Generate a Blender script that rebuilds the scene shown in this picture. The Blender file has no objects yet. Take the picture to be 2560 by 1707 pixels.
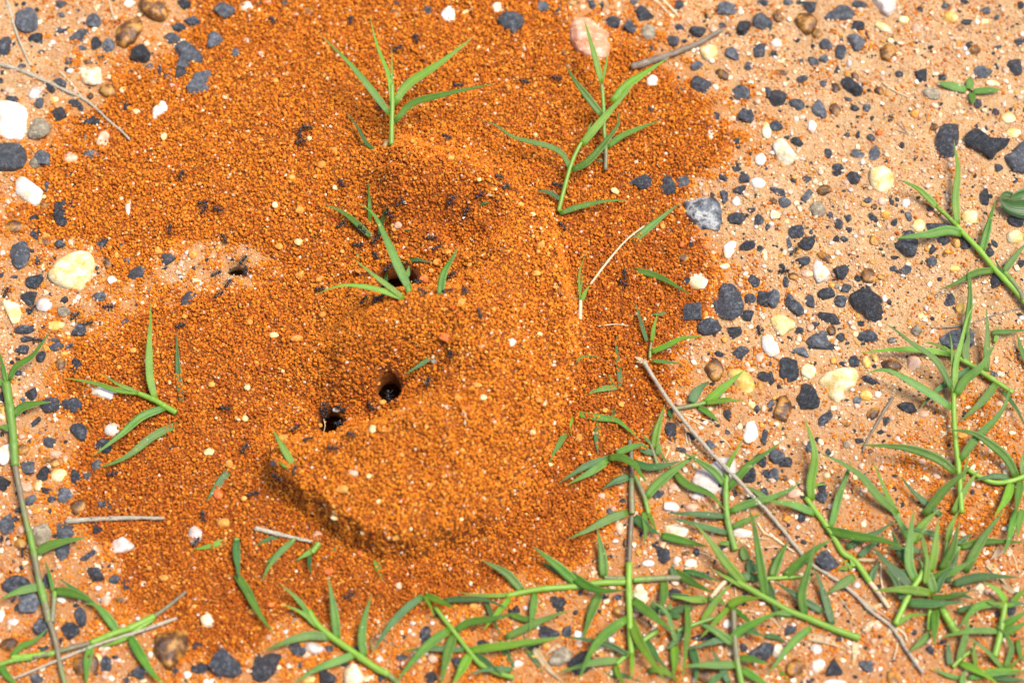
import bpy, math, random
import numpy as np
from mathutils import Vector, Matrix, Quaternion

random.seed(11)
rng = np.random.default_rng(7)
scene = bpy.context.scene
COL = scene.collection
S = 0.001                      # everything below is worked out in millimetres

# ------------------------------------------------------------------ camera
PITCH = math.radians(65.0)
DIST = 1000.0
LENS = 98.4
CAM = np.array([0.0, -DIST * math.cos(PITCH), DIST * math.sin(PITCH)])
FWD = np.array([0.0, math.cos(PITCH), -math.sin(PITCH)])
UPV = np.array([0.0, math.sin(PITCH), math.cos(PITCH)])
cd = bpy.data.cameras.new('camera')
cam = bpy.data.objects.new('camera', cd)
COL.objects.link(cam)
cam.location = Vector(CAM * S)
cam.rotation_euler = (math.pi / 2 - PITCH, 0, 0)
cd.lens = LENS
cd.sensor_width = 36.0
cd.clip_start = 0.02
cd.clip_end = 50.0
cd.dof.use_dof = True
cd.dof.focus_distance = 1.004
cd.dof.aperture_fstop = 6.3
scene.camera = cam

# ------------------------------------------------------------------ sky, sun, exposure
SUN_EL = math.radians(68)
SUN_AZ = math.radians(86)      # measured from +Y (away from the camera) towards +X
world = bpy.data.worlds.new('World')
scene.world = world
world.use_nodes = True
wn = world.node_tree
bg = wn.nodes['Background']
sky = wn.nodes.new('ShaderNodeTexSky')
sky.sky_type = 'NISHITA'
sky.sun_disc = False
sky.sun_elevation = SUN_EL
sky.sun_rotation = SUN_AZ
sky.dust_density = 3.0
sky.air_density = 1.0
sky.ozone_density = 1.0
bg.inputs['Strength'].default_value = 0.11
wn.links.new(sky.outputs['Color'], bg.inputs['Color'])
sl = bpy.data.lights.new('sun', 'SUN')
sl.energy = 2.6
sl.angle = math.radians(26)
sl.color = (1.0, 0.95, 0.87)
sun = bpy.data.objects.new('sun', sl)
COL.objects.link(sun)
sd = Vector((math.sin(SUN_AZ) * math.cos(SUN_EL), math.cos(SUN_AZ) * math.cos(SUN_EL), math.sin(SUN_EL)))
sun.rotation_euler = (-sd).to_track_quat('-Z', 'Y').to_euler()
sun.location = sd * 2.0
vs = scene.view_settings
vs.view_transform = 'Standard'
vs.look = 'None'
vs.gamma = 1.0
vs.use_curve_mapping = False
vs.exposure = 1.08
scene.render.engine = 'CYCLES'
scene.cycles.max_bounces = 8

# ------------------------------------------------------------------ helpers: picture <-> place
def plane_pt(px, py, z):
    """the point at height z (mm) that the photograph shows at pixel px, py (2560 x 1707)"""
    k = 36.0 / LENS / 2560.0
    x = (np.asarray(px, float) - 1280.0) * k
    y = (853.5 - np.asarray(py, float)) * k
    dx, dy, dz = x, FWD[1] + y * UPV[1], FWD[2] + y * UPV[2]
    t = (z - CAM[2]) / dz
    return CAM[0] + t * dx, CAM[1] + t * dy

def plan_px(x, y):
    """pixel at which a point of the plane z = 0 is seen"""
    vy, vz = y - CAM[1], -CAM[2]
    dep = vy * FWD[1] + vz * FWD[2]
    k = 36.0 / LENS / 2560.0
    return 1280.0 + x / dep / k, 853.5 - (vy * UPV[1] + vz * UPV[2]) / dep / k

ROW = (0, 428, 856, 1279)
TS = 640.0 / 2345.0
def tp(tile, x, y):
    return (tile % 10) * 640 + x * TS, ROW[tile // 10] + y * TS
OV = 2560.0 / 2352.0
MMPX = DIST * 36.0 / LENS / 2560.0      # mm per photo pixel, about 0.143
MMT = MMPX * TS                          # mm per tile pixel

_tab = np.random.default_rng(3).random((256, 256))
def vnoise(x, y, wl, seed=0):
    """smooth value noise, -1..1"""
    x = np.asarray(x, float) / wl + seed * 17.31
    y = np.asarray(y, float) / wl + seed * 9.77
    xi, yi = np.floor(x).astype(int), np.floor(y).astype(int)
    fx, fy = x - xi, y - yi
    fx, fy = fx * fx * (3 - 2 * fx), fy * fy * (3 - 2 * fy)
    a, b = _tab[xi & 255, yi & 255], _tab[(xi + 1) & 255, yi & 255]
    c, d = _tab[xi & 255, (yi + 1) & 255], _tab[(xi + 1) & 255, (yi + 1) & 255]
    return ((a * (1 - fx) + b * fx) * (1 - fy) + (c * (1 - fx) + d * fx) * fy) * 2 - 1

def sstep(a, b, x):
    t = np.clip((x - a) / (b - a), 0, 1)
    return t * t * (3 - 2 * t)

def poly_sdf(px, py, poly):
    """signed distance to a polygon, positive inside"""
    best = np.full(px.shape, 1e9)
    inside = np.zeros(px.shape, bool)
    n = len(poly)
    for i in range(n):
        ax, ay = poly[i]
        bx, by = poly[(i + 1) % n]
        ex, ey = bx - ax, by - ay
        t = np.clip(((px - ax) * ex + (py - ay) * ey) / (ex * ex + ey * ey), 0, 1)
        best = np.minimum(best, (px - ax - t * ex) ** 2 + (py - ay - t * ey) ** 2)
        cond = (ay > py) != (by > py)
        if ey != 0:
            inside ^= cond & (px < (bx - ax) * (py - ay) / ey + ax)
    d = np.sqrt(best)
    return np.where(inside, d, -d)

# ------------------------------------------------------------------ height of soil and ant hill (mm)
def soil(x, y):
    return (1.3 * vnoise(x, y, 60, 1) + 0.6 * vnoise(x, y, 17, 2) + 0.42 * vnoise(x, y, 6.0, 3)
            + 0.26 * vnoise(x, y, 2.6, 4) + 0.07 * vnoise(x, y, 1.1, 14))

SPREAD = [(p[0] * OV, p[1] * OV) for p in [
    (440, -60), (1250, -60), (1330, 40), (1420, 110), (1500, 150), (1600, 215), (1680, 290), (1660, 370), (1600, 440), (1575, 520),
    (1590, 620), (1605, 700), (1565, 780), (1565, 860), (1530, 960), (1480, 1040), (1420, 1110), (1385, 1200), (1335, 1280),
    (1240, 1320), (1100, 1375), (960, 1400), (800, 1420), (640, 1430), (540, 1480), (440, 1520), (340, 1440), (300, 1350),
    (270, 1250), (205, 1190), (200, 1080), (230, 1000), (180, 900), (175, 800), (300, 730), (380, 690), (300, 650), (230, 570),
    (120, 540), (70, 470), (130, 380), (170, 300), (250, 215), (330, 180), (430, 130), (500, 60)]]
LOBE = [(p[0] * OV, p[1] * OV) for p in [
    (880, 330), (1000, 312), (1100, 345), (1200, 435), (1280, 500), (1312, 600), (1328, 740), (1322, 880), (1302, 980),
    (1268, 1060), (1212, 1150), (1130, 1222), (1050, 1257), (960, 1280), (880, 1287), (800, 1252), (730, 1207), (660, 1150),
    (618, 1108), (600, 1050), (620, 950), (650, 850), (700, 760), (740, 640), (780, 480), (820, 390)]]
def bowl(u, v, cx, cy, rx, ry, p=6.0, rot=0.0):
    c, s = math.cos(rot), math.sin(rot)
    du, dv = u / OV - cx, v / OV - cy
    a, b = (du * c + dv * s) / rx, (-du * s + dv * c) / ry
    return 1.0 / (1.0 + (a * a + b * b) ** (p / 2))

HOLES = [(540, 612, 23, 13), (762, 975, 31, 30), (897, 911, 29, 28), (915, 656, 46, 30)]
def heights(x, y):
    """soil height, thickness of the heap on it, and how deep inside a burrow the spot is (0..1)"""
    u, v = plan_px(x, y)
    g = soil(x, y)
    wob = 20 * vnoise(x, y, 9, 5) + 40 * vnoise(x, y, 24, 6) + 9 * vnoise(x, y, 3.5, 16)
    d = poly_sdf(u, v, SPREAD) + wob
    t = np.clip(d * 0.021, -2.0, 1.3) + 2.2 * sstep(40, 400, d)
    bare = bowl(u, v, 520, 612, 150, 62, 5)
    t = t - 4.6 * bare * (1 + 0.35 * vnoise(x, y, 7, 9))
    # the raised ring with its steep outer flank
    l0 = poly_sdf(u, v, LOBE)
    l = l0 + 13 * vnoise(x, y, 15, 18) + 8 * vnoise(x, y, 6.0, 19) + 6 * vnoise(x, y, 2.8, 20)
    ang = np.degrees(np.arctan2(v / OV - 850, u / OV - 1000))
    steep = sstep(-66, -38, ang) * (1 - sstep(146, 166, ang))
    w = np.where(v / OV < 640, 165, 230)
    w = w + (36 - w) * steep
    lobe = 16.5 * sstep(-0.04, 1.0, l / w) ** 0.9 + 8.0 * sstep(50, 260, l)
    lobe += (1.5 * vnoise(x, y, 11, 7) + 1.0 * vnoise(x, y, 5, 8)) * sstep(5, 90, l)
    # ridge between the pits, pits, burrows
    lobe += 5.0 * bowl(u, v, 880, 815, 190, 40, 3, -0.08)
    lobe += 3.5 * bowl(u, v, 955, 765, 36, 26, 3) + 3.0 * bowl(u, v, 1030, 770, 34, 26, 3)
    lobe += 4.0 * bowl(u, v, 850, 655, 42, 34, 3)
    lobe += 3.0 * bowl(u, v, 1000, 425, 190, 45, 3, 0.22)
    lobe -= 19.0 * bowl(u, v, 965, 610, 150, 112, 6) + 8.0 * bowl(u, v, 1075, 530, 105, 62, 5, 0.45)
    lobe += 1.6 * vnoise(x, y, 7, 17) * bowl(u, v, 985, 590, 170, 120, 4)
    lobe -= 13.5 * bowl(u, v, 770, 980, 108, 68, 5) + 14.5 * bowl(u, v, 915, 925, 118, 68, 5, -0.35)
    lobe -= 9.0 * bowl(u, v, 655, 1000, 88, 66, 4)
    t = t + np.maximum(lobe, -1.0) * sstep(-30, 10, l)
    t = np.where(l0 > 30, np.maximum(t, 0.7), t)
    hole = np.zeros_like(u)
    for cx, cy, rx, ry in HOLES:
        hole = np.maximum(hole, bowl(u, v, cx, cy, rx, ry, 9))
        t = t - np.where(l0 > 30, 2.0, 0.0) * bowl(u, v, cx, cy, rx * 1.7, ry * 1.7, 4)
        t = np.where(l0 > 30, np.maximum(t, 0.3), t)
    return g, t, hole

GX0, GX1, GY0, GY1, GP = -225.0, 225.0, -185.0, 210.0, 0.5
gx = np.arange(GX0, GX1 + GP / 2, GP)
gy = np.arange(GY0, GY1 + GP / 2, GP)
XX, YY = np.meshgrid(gx, gy)
GG, TT, HO = heights(XX, YY)
HEAP = GG + TT - 0.55 * sstep(0.0, 0.8, TT) - np.where(TT > -1.5, 3.0 * HO, 0)
leftpart = plan_px(XX, YY)[0] < 640 * OV
GROUND = GG - 3.0 * HO * leftpart - 1.6 * bowl(*plan_px(XX, YY), 540, 612, 50, 28, 3)
under = sstep(2.0, 6.0, TT)
for _cx, _cy, _rx, _ry in HOLES[1:]:
    under = np.maximum(under, bowl(*plan_px(XX, YY), _cx, _cy, _rx * 2.6, _ry * 2.6, 9))
GROUND = GROUND - 50.0 * under
TOP = np.maximum(HEAP, GROUND)
COVER = TOP + 0.85 * sstep(-0.2, 0.8, TT)      # top of the loose pellets

def sample(A, x, y):
    fx = np.clip((np.asarray(x, float) - GX0) / GP, 0, A.shape[1] - 1.001)
    fy = np.clip((np.asarray(y, float) - GY0) / GP, 0, A.shape[0] - 1.001)
    ix, iy = fx.astype(int), fy.astype(int)
    fx, fy = fx - ix, fy - iy
    return (A[iy, ix] * (1 - fx) + A[iy, ix + 1] * fx) * (1 - fy) + (A[iy + 1, ix] * (1 - fx) + A[iy + 1, ix + 1] * fx) * fy

_zs = np.arange(36.0, -40.0, -0.2)
def hit(px, py):
    """the surface point (mm) seen at a pixel"""
    x, y = plane_pt(px, py, _zs)
    h = sample(COVER, x, y)
    k = np.argmax(h >= _zs)
    if h[k] < _zs[k]:
        k = len(_zs) - 1
    return np.array([x[k], y[k], _zs[k]])

def normal_at(x, y):
    e = 1.5
    dx = (sample(TOP, x + e, y) - sample(TOP, x - e, y)) / (2 * e)
    dy = (sample(TOP, x, y + e) - sample(TOP, x, y - e)) / (2 * e)
    return Vector((-float(dx), -float(dy), 1.0)).normalized()

# ------------------------------------------------------------------ helpers: objects
def mesh_obj(name, verts, faces, mat, parent=None, smooth=True, uv=None, loc=None):
    """verts in mm; ONE mesh object"""
    me = bpy.data.meshes.new(name)
    v = np.asarray(verts, float) * S
    if loc is not None:
        v = v - np.asarray(loc, float) * S
    elif parent is not None:
        v = v - np.array(parent.location)
    me.from_pydata(v.tolist(), [], faces)
    if smooth:
        me.polygons.foreach_set('use_smooth', np.ones(len(me.polygons), bool))
    if uv is not None:
        lay = me.uv_layers.new(name='UVMap')
        li = np.empty(len(me.loops), np.int32)
        me.loops.foreach_get('vertex_index', li)
        lay.data.foreach_set('uv', np.asarray(uv, np.float32)[li].ravel())
    me.materials.append(mat)
    o = bpy.data.objects.new(name, me)
    COL.objects.link(o)
    if loc is not None:
        o.location = Vector(np.asarray(loc, float) * S)
    if parent is not None:
        o.parent = parent
    return o

def grid_obj(name, xs, ys, Z, keep, mat):
    ny, nx = Z.shape
    idx = np.arange(nx * ny).reshape(ny, nx)
    q = np.stack([idx[:-1, :-1], idx[:-1, 1:], idx[1:, 1:], idx[1:, :-1]], -1).reshape(-1, 4)
    if keep is not None:
        kq = (keep[:-1, :-1] | keep[:-1, 1:] | keep[1:, 1:] | keep[1:, :-1]).ravel()
        q = q[kq]
        used = np.unique(q)
        remap = np.full(nx * ny, -1)
        remap[used] = np.arange(len(used))
        q = remap[q]
    else:
        used = np.arange(nx * ny)
    global GRID_USED
    GRID_USED = used
    X, Y = np.meshgrid(xs, ys)
    co = np.stack([X.ravel(), Y.ravel(), Z.ravel()], -1)[used] * S
    me = bpy.data.meshes.new(name)
    me.vertices.add(len(co))
    me.vertices.foreach_set('co', co.ravel())
    me.loops.add(len(q) * 4)
    me.loops.foreach_set('vertex_index', q.ravel().astype(np.int32))
    me.polygons.add(len(q))
    me.polygons.foreach_set('loop_start', np.arange(0, len(q) * 4, 4, dtype=np.int32))
    me.polygons.foreach_set('use_smooth', np.ones(len(q), bool))
    me.update(calc_edges=True)
    me.validate()
    me.materials.append(mat)
    o = bpy.data.objects.new(name, me)
    COL.objects.link(o)
    return o

def tag(o, label=None, cat=None, group=None, kind=None):
    if label: o['label'] = label
    if cat: o['category'] = cat
    if group: o['group'] = group
    if kind: o['kind'] = kind
    return o

def thing(name, label, cat, loc_mm, group=None):
    o = bpy.data.objects.new(name, None)
    COL.objects.link(o)
    o.empty_display_size = 0.004
    o.location = Vector(np.asarray(loc_mm, float) * S)
    return tag(o, label, cat, group)

# ------------------------------------------------------------------ materials
class NT:
    def __init__(self, name):
        self.m = bpy.data.materials.new(name)
        self.m.use_nodes = True
        self.t = self.m.node_tree
        self.b = self.t.nodes['Principled BSDF']
        self.co = None
    def n(self, typ, **kw):
        nd = self.t.nodes.new(typ)
        for k, v in kw.items():
            if k in nd.inputs: nd.inputs[k].default_value = v
            else: setattr(nd, k, v)
        return nd
    def l(self, a, b): self.t.links.new(a, b)
    def coord(self, scale=1000.0, rnd=True):
        tc = self.n('ShaderNodeTexCoord')
        mp = self.n('ShaderNodeVectorMath', operation='MULTIPLY')
        mp.inputs[1].default_value = (scale,) * 3
        self.l(tc.outputs['Object'], mp.inputs[0])
        out = mp.outputs[0]
        if rnd:
            oi = self.n('ShaderNodeObjectInfo')
            ad = self.n('ShaderNodeVectorMath', operation='ADD')
            ms = self.n('ShaderNodeMath', operation='MULTIPLY')
            ms.inputs[1].default_value = 300.0
            self.l(oi.outputs['Random'], ms.inputs[0])
            self.l(out, ad.inputs[0])
            self.l(ms.outputs[0], ad.inputs[1])
            out = ad.outputs[0]
        self.co = out
        return out
    def noise(self, sc, detail=3.0, rough=0.55, dist=0.0):
        nd = self.n('ShaderNodeTexNoise')
        nd.inputs['Scale'].default_value = sc
        nd.inputs['Detail'].default_value = detail
        nd.inputs['Roughness'].default_value = rough
        nd.inputs['Distortion'].default_value = dist
        self.l(self.co, nd.inputs['Vector'])
        return nd.outputs['Fac']
    def voro(self, sc, feature='F1'):
        nd = self.n('ShaderNodeTexVoronoi')
        nd.feature = feature
        nd.inputs['Scale'].default_value = sc
        self.l(self.co, nd.inputs['Vector'])
        return nd
    def ramp(self, fac, stops, interp='LINEAR'):
        nd = self.n('ShaderNodeValToRGB')
        cr = nd.color_ramp
        cr.interpolation = interp
        while len(cr.elements) < len(stops): cr.elements.new(0.5)
        for e, (p, c) in zip(cr.elements, stops):
            e.position = p
            e.color = (c[0], c[1], c[2], 1) if not isinstance(c, (int, float)) else (c, c, c, 1)
        self.l(fac, nd.inputs['Fac'])
        return nd.outputs['Color']
    def mix(self, fac, a, b):
        nd = self.n('ShaderNodeMix', data_type='RGBA')
        for key, val in ((0, fac), (6, a), (7, b)):
            if isinstance(val, (int, float)): nd.inputs[key].default_value = val
            elif isinstance(val, tuple): nd.inputs[key].default_value = (*val, 1)
            else: self.l(val, nd.inputs[key])
        return nd.outputs[2]
    def hsv(self, col, h=None, s=None, v=None):
        nd = self.n('ShaderNodeHueSaturation')
        self.l(col, nd.inputs['Color'])
        for k, x in (('Hue', h), ('Saturation', s), ('Value', v)):
            if x is not None:
                if isinstance(x, float): nd.inputs[k].default_value = x
                else: self.l(x, nd.inputs[k])
        return nd.outputs['Color']
    def rand(self, lo, hi):
        oi = self.n('ShaderNodeObjectInfo')
        mr = self.n('ShaderNodeMapRange')
        mr.inputs['To Min'].default_value = lo
        mr.inputs['To Max'].default_value = hi
        self.l(oi.outputs['Random'], mr.inputs['Value'])
        return mr.outputs[0]
    def bump(self, h, strength=0.5, dist_mm=0.3):
        nd = self.n('ShaderNodeBump')
        nd.inputs['Strength'].default_value = strength
        nd.inputs['Distance'].default_value = dist_mm * S
        self.l(h, nd.inputs['Height'])
        self.l(nd.outputs[0], self.b.inputs['Normal'])
    def base(self, c): self.l(c, self.b.inputs['Base Color'])
    def set(self, **kw):
        for k, v in kw.items(): self.b.inputs[k.replace('_', ' ')].default_value = v
        return self

def mat_sand():
    m = NT('sandy_soil'); m.coord(rnd=False)
    c = m.ramp(m.noise(0.09, 5, 0.6), [(0.3, (0.43, 0.225, 0.09)), (0.5, (0.52, 0.30, 0.125)), (0.7, (0.60, 0.39, 0.185))])
    c = m.mix(m.ramp(m.noise(0.5, 3, 0.6), [(0.47, 0.0), (0.62, 0.55)]), c, (0.60, 0.47, 0.30))
    c = m.mix(m.ramp(m.noise(0.37, 4, 0.7, 0.4), [(0.56, 0.0), (0.66, 0.75)]), c, (0.45, 0.20, 0.11))
    c = m.mix(m.ramp(m.noise(1.7, 2, 0.6), [(0.58, 0.0), (0.68, 0.6)]), c, (0.50, 0.17, 0.035))
    # the soil grows rustier among the grass (towards -Y)
    tc = m.n('ShaderNodeTexCoord'); sx_ = m.n('ShaderNodeSeparateXYZ'); m.l(tc.outputs['Object'], sx_.inputs[0])
    ad = m.n('ShaderNodeMath', operation='MULTIPLY_ADD'); ad.inputs[1].default_value = -7.0
    m.l(sx_.outputs['Y'], ad.inputs[0]); m.l(m.noise(0.055, 5, 0.65, 0.3), ad.inputs[2])
    c = m.mix(m.ramp(ad.outputs[0], [(0.5, 0.0), (1.05, 0.7)]), c, (0.42, 0.185, 0.07))
    at = m.n('ShaderNodeAttribute'); at.attribute_name = 'orange_dust'
    dm = m.n('ShaderNodeMath', operation='MULTIPLY_ADD'); dm.inputs[1].default_value = 0.9
    m.l(m.noise(0.25, 4, 0.7), dm.inputs[0]); m.l(at.outputs['Fac'], dm.inputs[2])
    c = m.mix(m.ramp(dm.outputs[0], [(0.52, 0.0), (0.98, 0.8)]), c, (0.50, 0.185, 0.035))
    v = m.voro(1.1)
    c = m.mix(m.ramp(v.outputs['Distance'], [(0.16, 0.85), (0.24, 0.0)]), c,
              m.ramp(v.outputs['Color'], [(0.0, (0.05, 0.04, 0.04)), (0.34, (0.30, 0.13, 0.06)), (0.55, (0.68, 0.45, 0.24)), (0.8, (0.72, 0.62, 0.48)), (0.95, (0.42, 0.30, 0.27))], 'CONSTANT'))
    m.base(c)
    m.set(Roughness=0.8, Specular_IOR_Level=0.35)
    hm = m.n('ShaderNodeMath', operation='ADD')
    m.l(m.noise(1.1, 4, 0.7), hm.inputs[0]); m.l(m.noise(3.0, 2, 0.6), hm.inputs[1])
    m.bump(hm.outputs[0], 0.9, 0.8)
    return m.m

def mat_heap():
    m = NT('packed_orange_soil'); m.coord(rnd=False)
    c = m.ramp(m.noise(0.35, 5, 0.65), [(0.3, (0.11, 0.026, 0.003)), (0.5, (0.20, 0.052, 0.005)), (0.7, (0.34, 0.105, 0.013))])  # soil colour darkened to paint in shade between the pellets
    m.base(c); m.set(Roughness=0.85, Specular_IOR_Level=0.3)
    m.bump(m.noise(1.6, 4, 0.7), 0.8, 0.7)
    return m.m

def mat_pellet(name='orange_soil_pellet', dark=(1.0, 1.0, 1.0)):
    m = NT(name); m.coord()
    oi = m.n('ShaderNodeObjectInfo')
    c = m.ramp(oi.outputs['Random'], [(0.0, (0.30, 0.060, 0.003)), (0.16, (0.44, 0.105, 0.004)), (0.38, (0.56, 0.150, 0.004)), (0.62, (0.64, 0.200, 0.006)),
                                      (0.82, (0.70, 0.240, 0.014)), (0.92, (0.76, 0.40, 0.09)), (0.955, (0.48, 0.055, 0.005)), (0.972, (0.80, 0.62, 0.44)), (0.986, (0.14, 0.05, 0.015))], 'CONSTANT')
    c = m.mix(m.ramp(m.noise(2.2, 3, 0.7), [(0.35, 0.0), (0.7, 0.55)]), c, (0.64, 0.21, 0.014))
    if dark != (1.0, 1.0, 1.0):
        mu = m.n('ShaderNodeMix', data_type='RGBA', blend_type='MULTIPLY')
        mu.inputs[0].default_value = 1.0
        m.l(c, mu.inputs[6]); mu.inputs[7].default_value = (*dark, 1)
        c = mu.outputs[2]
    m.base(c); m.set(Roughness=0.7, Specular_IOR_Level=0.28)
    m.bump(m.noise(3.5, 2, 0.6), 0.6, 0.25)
    return m.m

def mat_sand_grain():
    m = NT('sand_grain'); m.coord()
    oi = m.n('ShaderNodeObjectInfo')
    c = m.ramp(oi.outputs['Random'], [(0.0, (0.44, 0.235, 0.11)), (0.2, (0.52, 0.30, 0.145)), (0.45, (0.58, 0.36, 0.19)), (0.62, (0.66, 0.45, 0.26)), (0.74, (0.74, 0.60, 0.42)),
                                      (0.80, (0.52, 0.17, 0.02)), (0.88, (0.46, 0.22, 0.13)), (0.94, (0.30, 0.12, 0.05)), (0.975, (0.03, 0.028, 0.03))], 'CONSTANT')
    m.base(c); m.set(Roughness=0.5, Specular_IOR_Level=0.4)
    m.bump(m.noise(3.5, 2, 0.6), 0.5, 0.2)
    return m.m

def mat_stone(name, stops, sc=0.35, speck=None, speck_at=0.66, rough=(0.35, 0.65), bump=0.6, bsc=1.4, sss=0.0, vr=(0.75, 1.3)):
    m = NT(name); m.coord()
    c = m.ramp(m.noise(sc, 5, 0.62, 0.3), stops)
    if speck:
        c = m.mix(m.ramp(m.noise(sc * 2.6, 3, 0.6), [(speck_at, 0.0), (speck_at + 0.05, 0.9)]), c, speck)
    c = m.hsv(c, v=m.rand(*vr))
    m.base(c)
    m.l(m.ramp(m.noise(sc * 3, 2), [(0.35, rough[0]), (0.65, rough[1])]), m.b.inputs['Roughness'])
    if sss:
        m.set(Subsurface_Weight=sss, Subsurface_Scale=0.0012)
        m.b.inputs['Subsurface Radius'].default_value = (1.0, 0.8, 0.6)
    m.bump(m.noise(bsc, 5, 0.65), bump, 0.9)
    return m.m

MAT = {
    'K': mat_stone('black_basalt', [(0.3, (0.010, 0.011, 0.014)), (0.52, (0.030, 0.033, 0.040)), (0.7, (0.115, 0.122, 0.138))], 0.7, (0.42, 0.27, 0.16), 0.655, (0.26, 0.55), 1.0, 2.2, vr=(0.6, 1.7)),
    'G': mat_stone('grey_basalt', [(0.3, (0.030, 0.033, 0.039)), (0.5, (0.070, 0.075, 0.086)), (0.72, (0.19, 0.195, 0.21))], 0.55, (0.40, 0.35, 0.27), 0.65, (0.35, 0.65), 1.0, 1.9, vr=(0.6, 1.35)),
    'W': mat_stone('white_quartz', [(0.3, (0.50, 0.32, 0.14)), (0.42, (0.66, 0.55, 0.40)), (0.52, (0.68, 0.62, 0.54)), (0.7, (0.72, 0.68, 0.62))], 0.22, (0.45, 0.24, 0.10), 0.69, (0.25, 0.5), 0.6, 1.2, 0.2, (0.92, 1.05)),
    'Y': mat_stone('yellow_quartz', [(0.3, (0.55, 0.30, 0.05)), (0.45, (0.68, 0.48, 0.18)), (0.58, (0.74, 0.64, 0.38)), (0.75, (0.76, 0.69, 0.53))], 0.25, (0.42, 0.20, 0.04), 0.69, (0.22, 0.45), 0.6, 1.2, 0.2, (0.9, 1.06)),
    'V': mat_stone('golden_quartz', [(0.3, (0.48, 0.22, 0.03)), (0.5, (0.62, 0.38, 0.08)), (0.7, (0.76, 0.60, 0.32))], 0.25, None, 0.7, (0.25, 0.45), 0.4, 0.8, 0.2, (0.9, 1.06)),
    'B': mat_stone('brown_ironstone', [(0.32, (0.030, 0.012, 0.005)), (0.47, (0.11, 0.042, 0.009)), (0.58, (0.34, 0.155, 0.022)), (0.72, (0.46, 0.23, 0.04))], 0.24, (0.46, 0.22, 0.03), 0.66, (0.22, 0.5), 0.5, 0.9, vr=(0.7, 1.4)),
    'Q': mat_stone('cloudy_quartz', [(0.3, (0.34, 0.25, 0.20)), (0.5, (0.52, 0.43, 0.37)), (0.7, (0.68, 0.61, 0.55))], 0.25, None, 0.7, (0.15, 0.35), 0.35, 0.9, 0.3, (0.85, 1.1)),
    'P': mat_stone('pink_stone', [(0.3, (0.42, 0.20, 0.11)), (0.5, (0.56, 0.33, 0.21)), (0.7, (0.68, 0.50, 0.37))], 0.25, None, 0.7, (0.4, 0.6), 0.5, 0.9, 0.1, (0.85, 1.12)),
    'T': mat_stone('tan_speckled_stone', [(0.3, (0.12, 0.095, 0.06)), (0.5, (0.24, 0.19, 0.12)), (0.7, (0.42, 0.36, 0.26))], 0.6, (0.05, 0.045, 0.04), 0.62, (0.4, 0.7), 0.8, 1.5),
    'C': mat_stone('cream_rough_stone', [(0.3, (0.45, 0.29, 0.13)), (0.45, (0.66, 0.50, 0.28)), (0.6, (0.78, 0.70, 0.54))], 0.35, (0.40, 0.20, 0.05), 0.66, (0.45, 0.7), 0.8, 1.0, 0.1, (0.95, 1.06)),
    'R': mat_stone('rose_rock', [(0.3, (0.44, 0.13, 0.05)), (0.5, (0.60, 0.28, 0.15)), (0.68, (0.74, 0.50, 0.38))], 0.3, (0.78, 0.64, 0.55), 0.64, (0.4, 0.65), 0.9, 0.8, 0.1),
    'M': mat_stone('mottled_rock', [(0.38, (0.028, 0.026, 0.032)), (0.47, (0.12, 0.13, 0.145)), (0.56, (0.42, 0.42, 0.40)), (0.66, (0.05, 0.04, 0.045))], 0.2, None, 0.7, (0.25, 0.5), 0.7, 1.1),
    'O': mat_stone('orange_clay_nodule', [(0.3, (0.48, 0.145, 0.012)), (0.5, (0.62, 0.25, 0.03)), (0.7, (0.72, 0.40, 0.10))], 0.5, None, 0.7, (0.5, 0.7), 0.7, 1.4, 0.08, (0.88, 1.12)),
    'A': mat_stone('pale_clay_nodule', [(0.3, (0.58, 0.33, 0.10)), (0.5, (0.70, 0.50, 0.22)), (0.7, (0.78, 0.64, 0.40))], 0.5, None, 0.7, (0.5, 0.7), 0.6, 1.4, 0.08, (0.9, 1.08)),
    'D': mat_stone('red_clay_nodule', [(0.3, (0.36, 0.05, 0.006)), (0.5, (0.52, 0.105, 0.012)), (0.7, (0.62, 0.20, 0.04))], 0.5, None, 0.7, (0.45, 0.65), 0.6, 1.4, 0.08),
}

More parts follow.
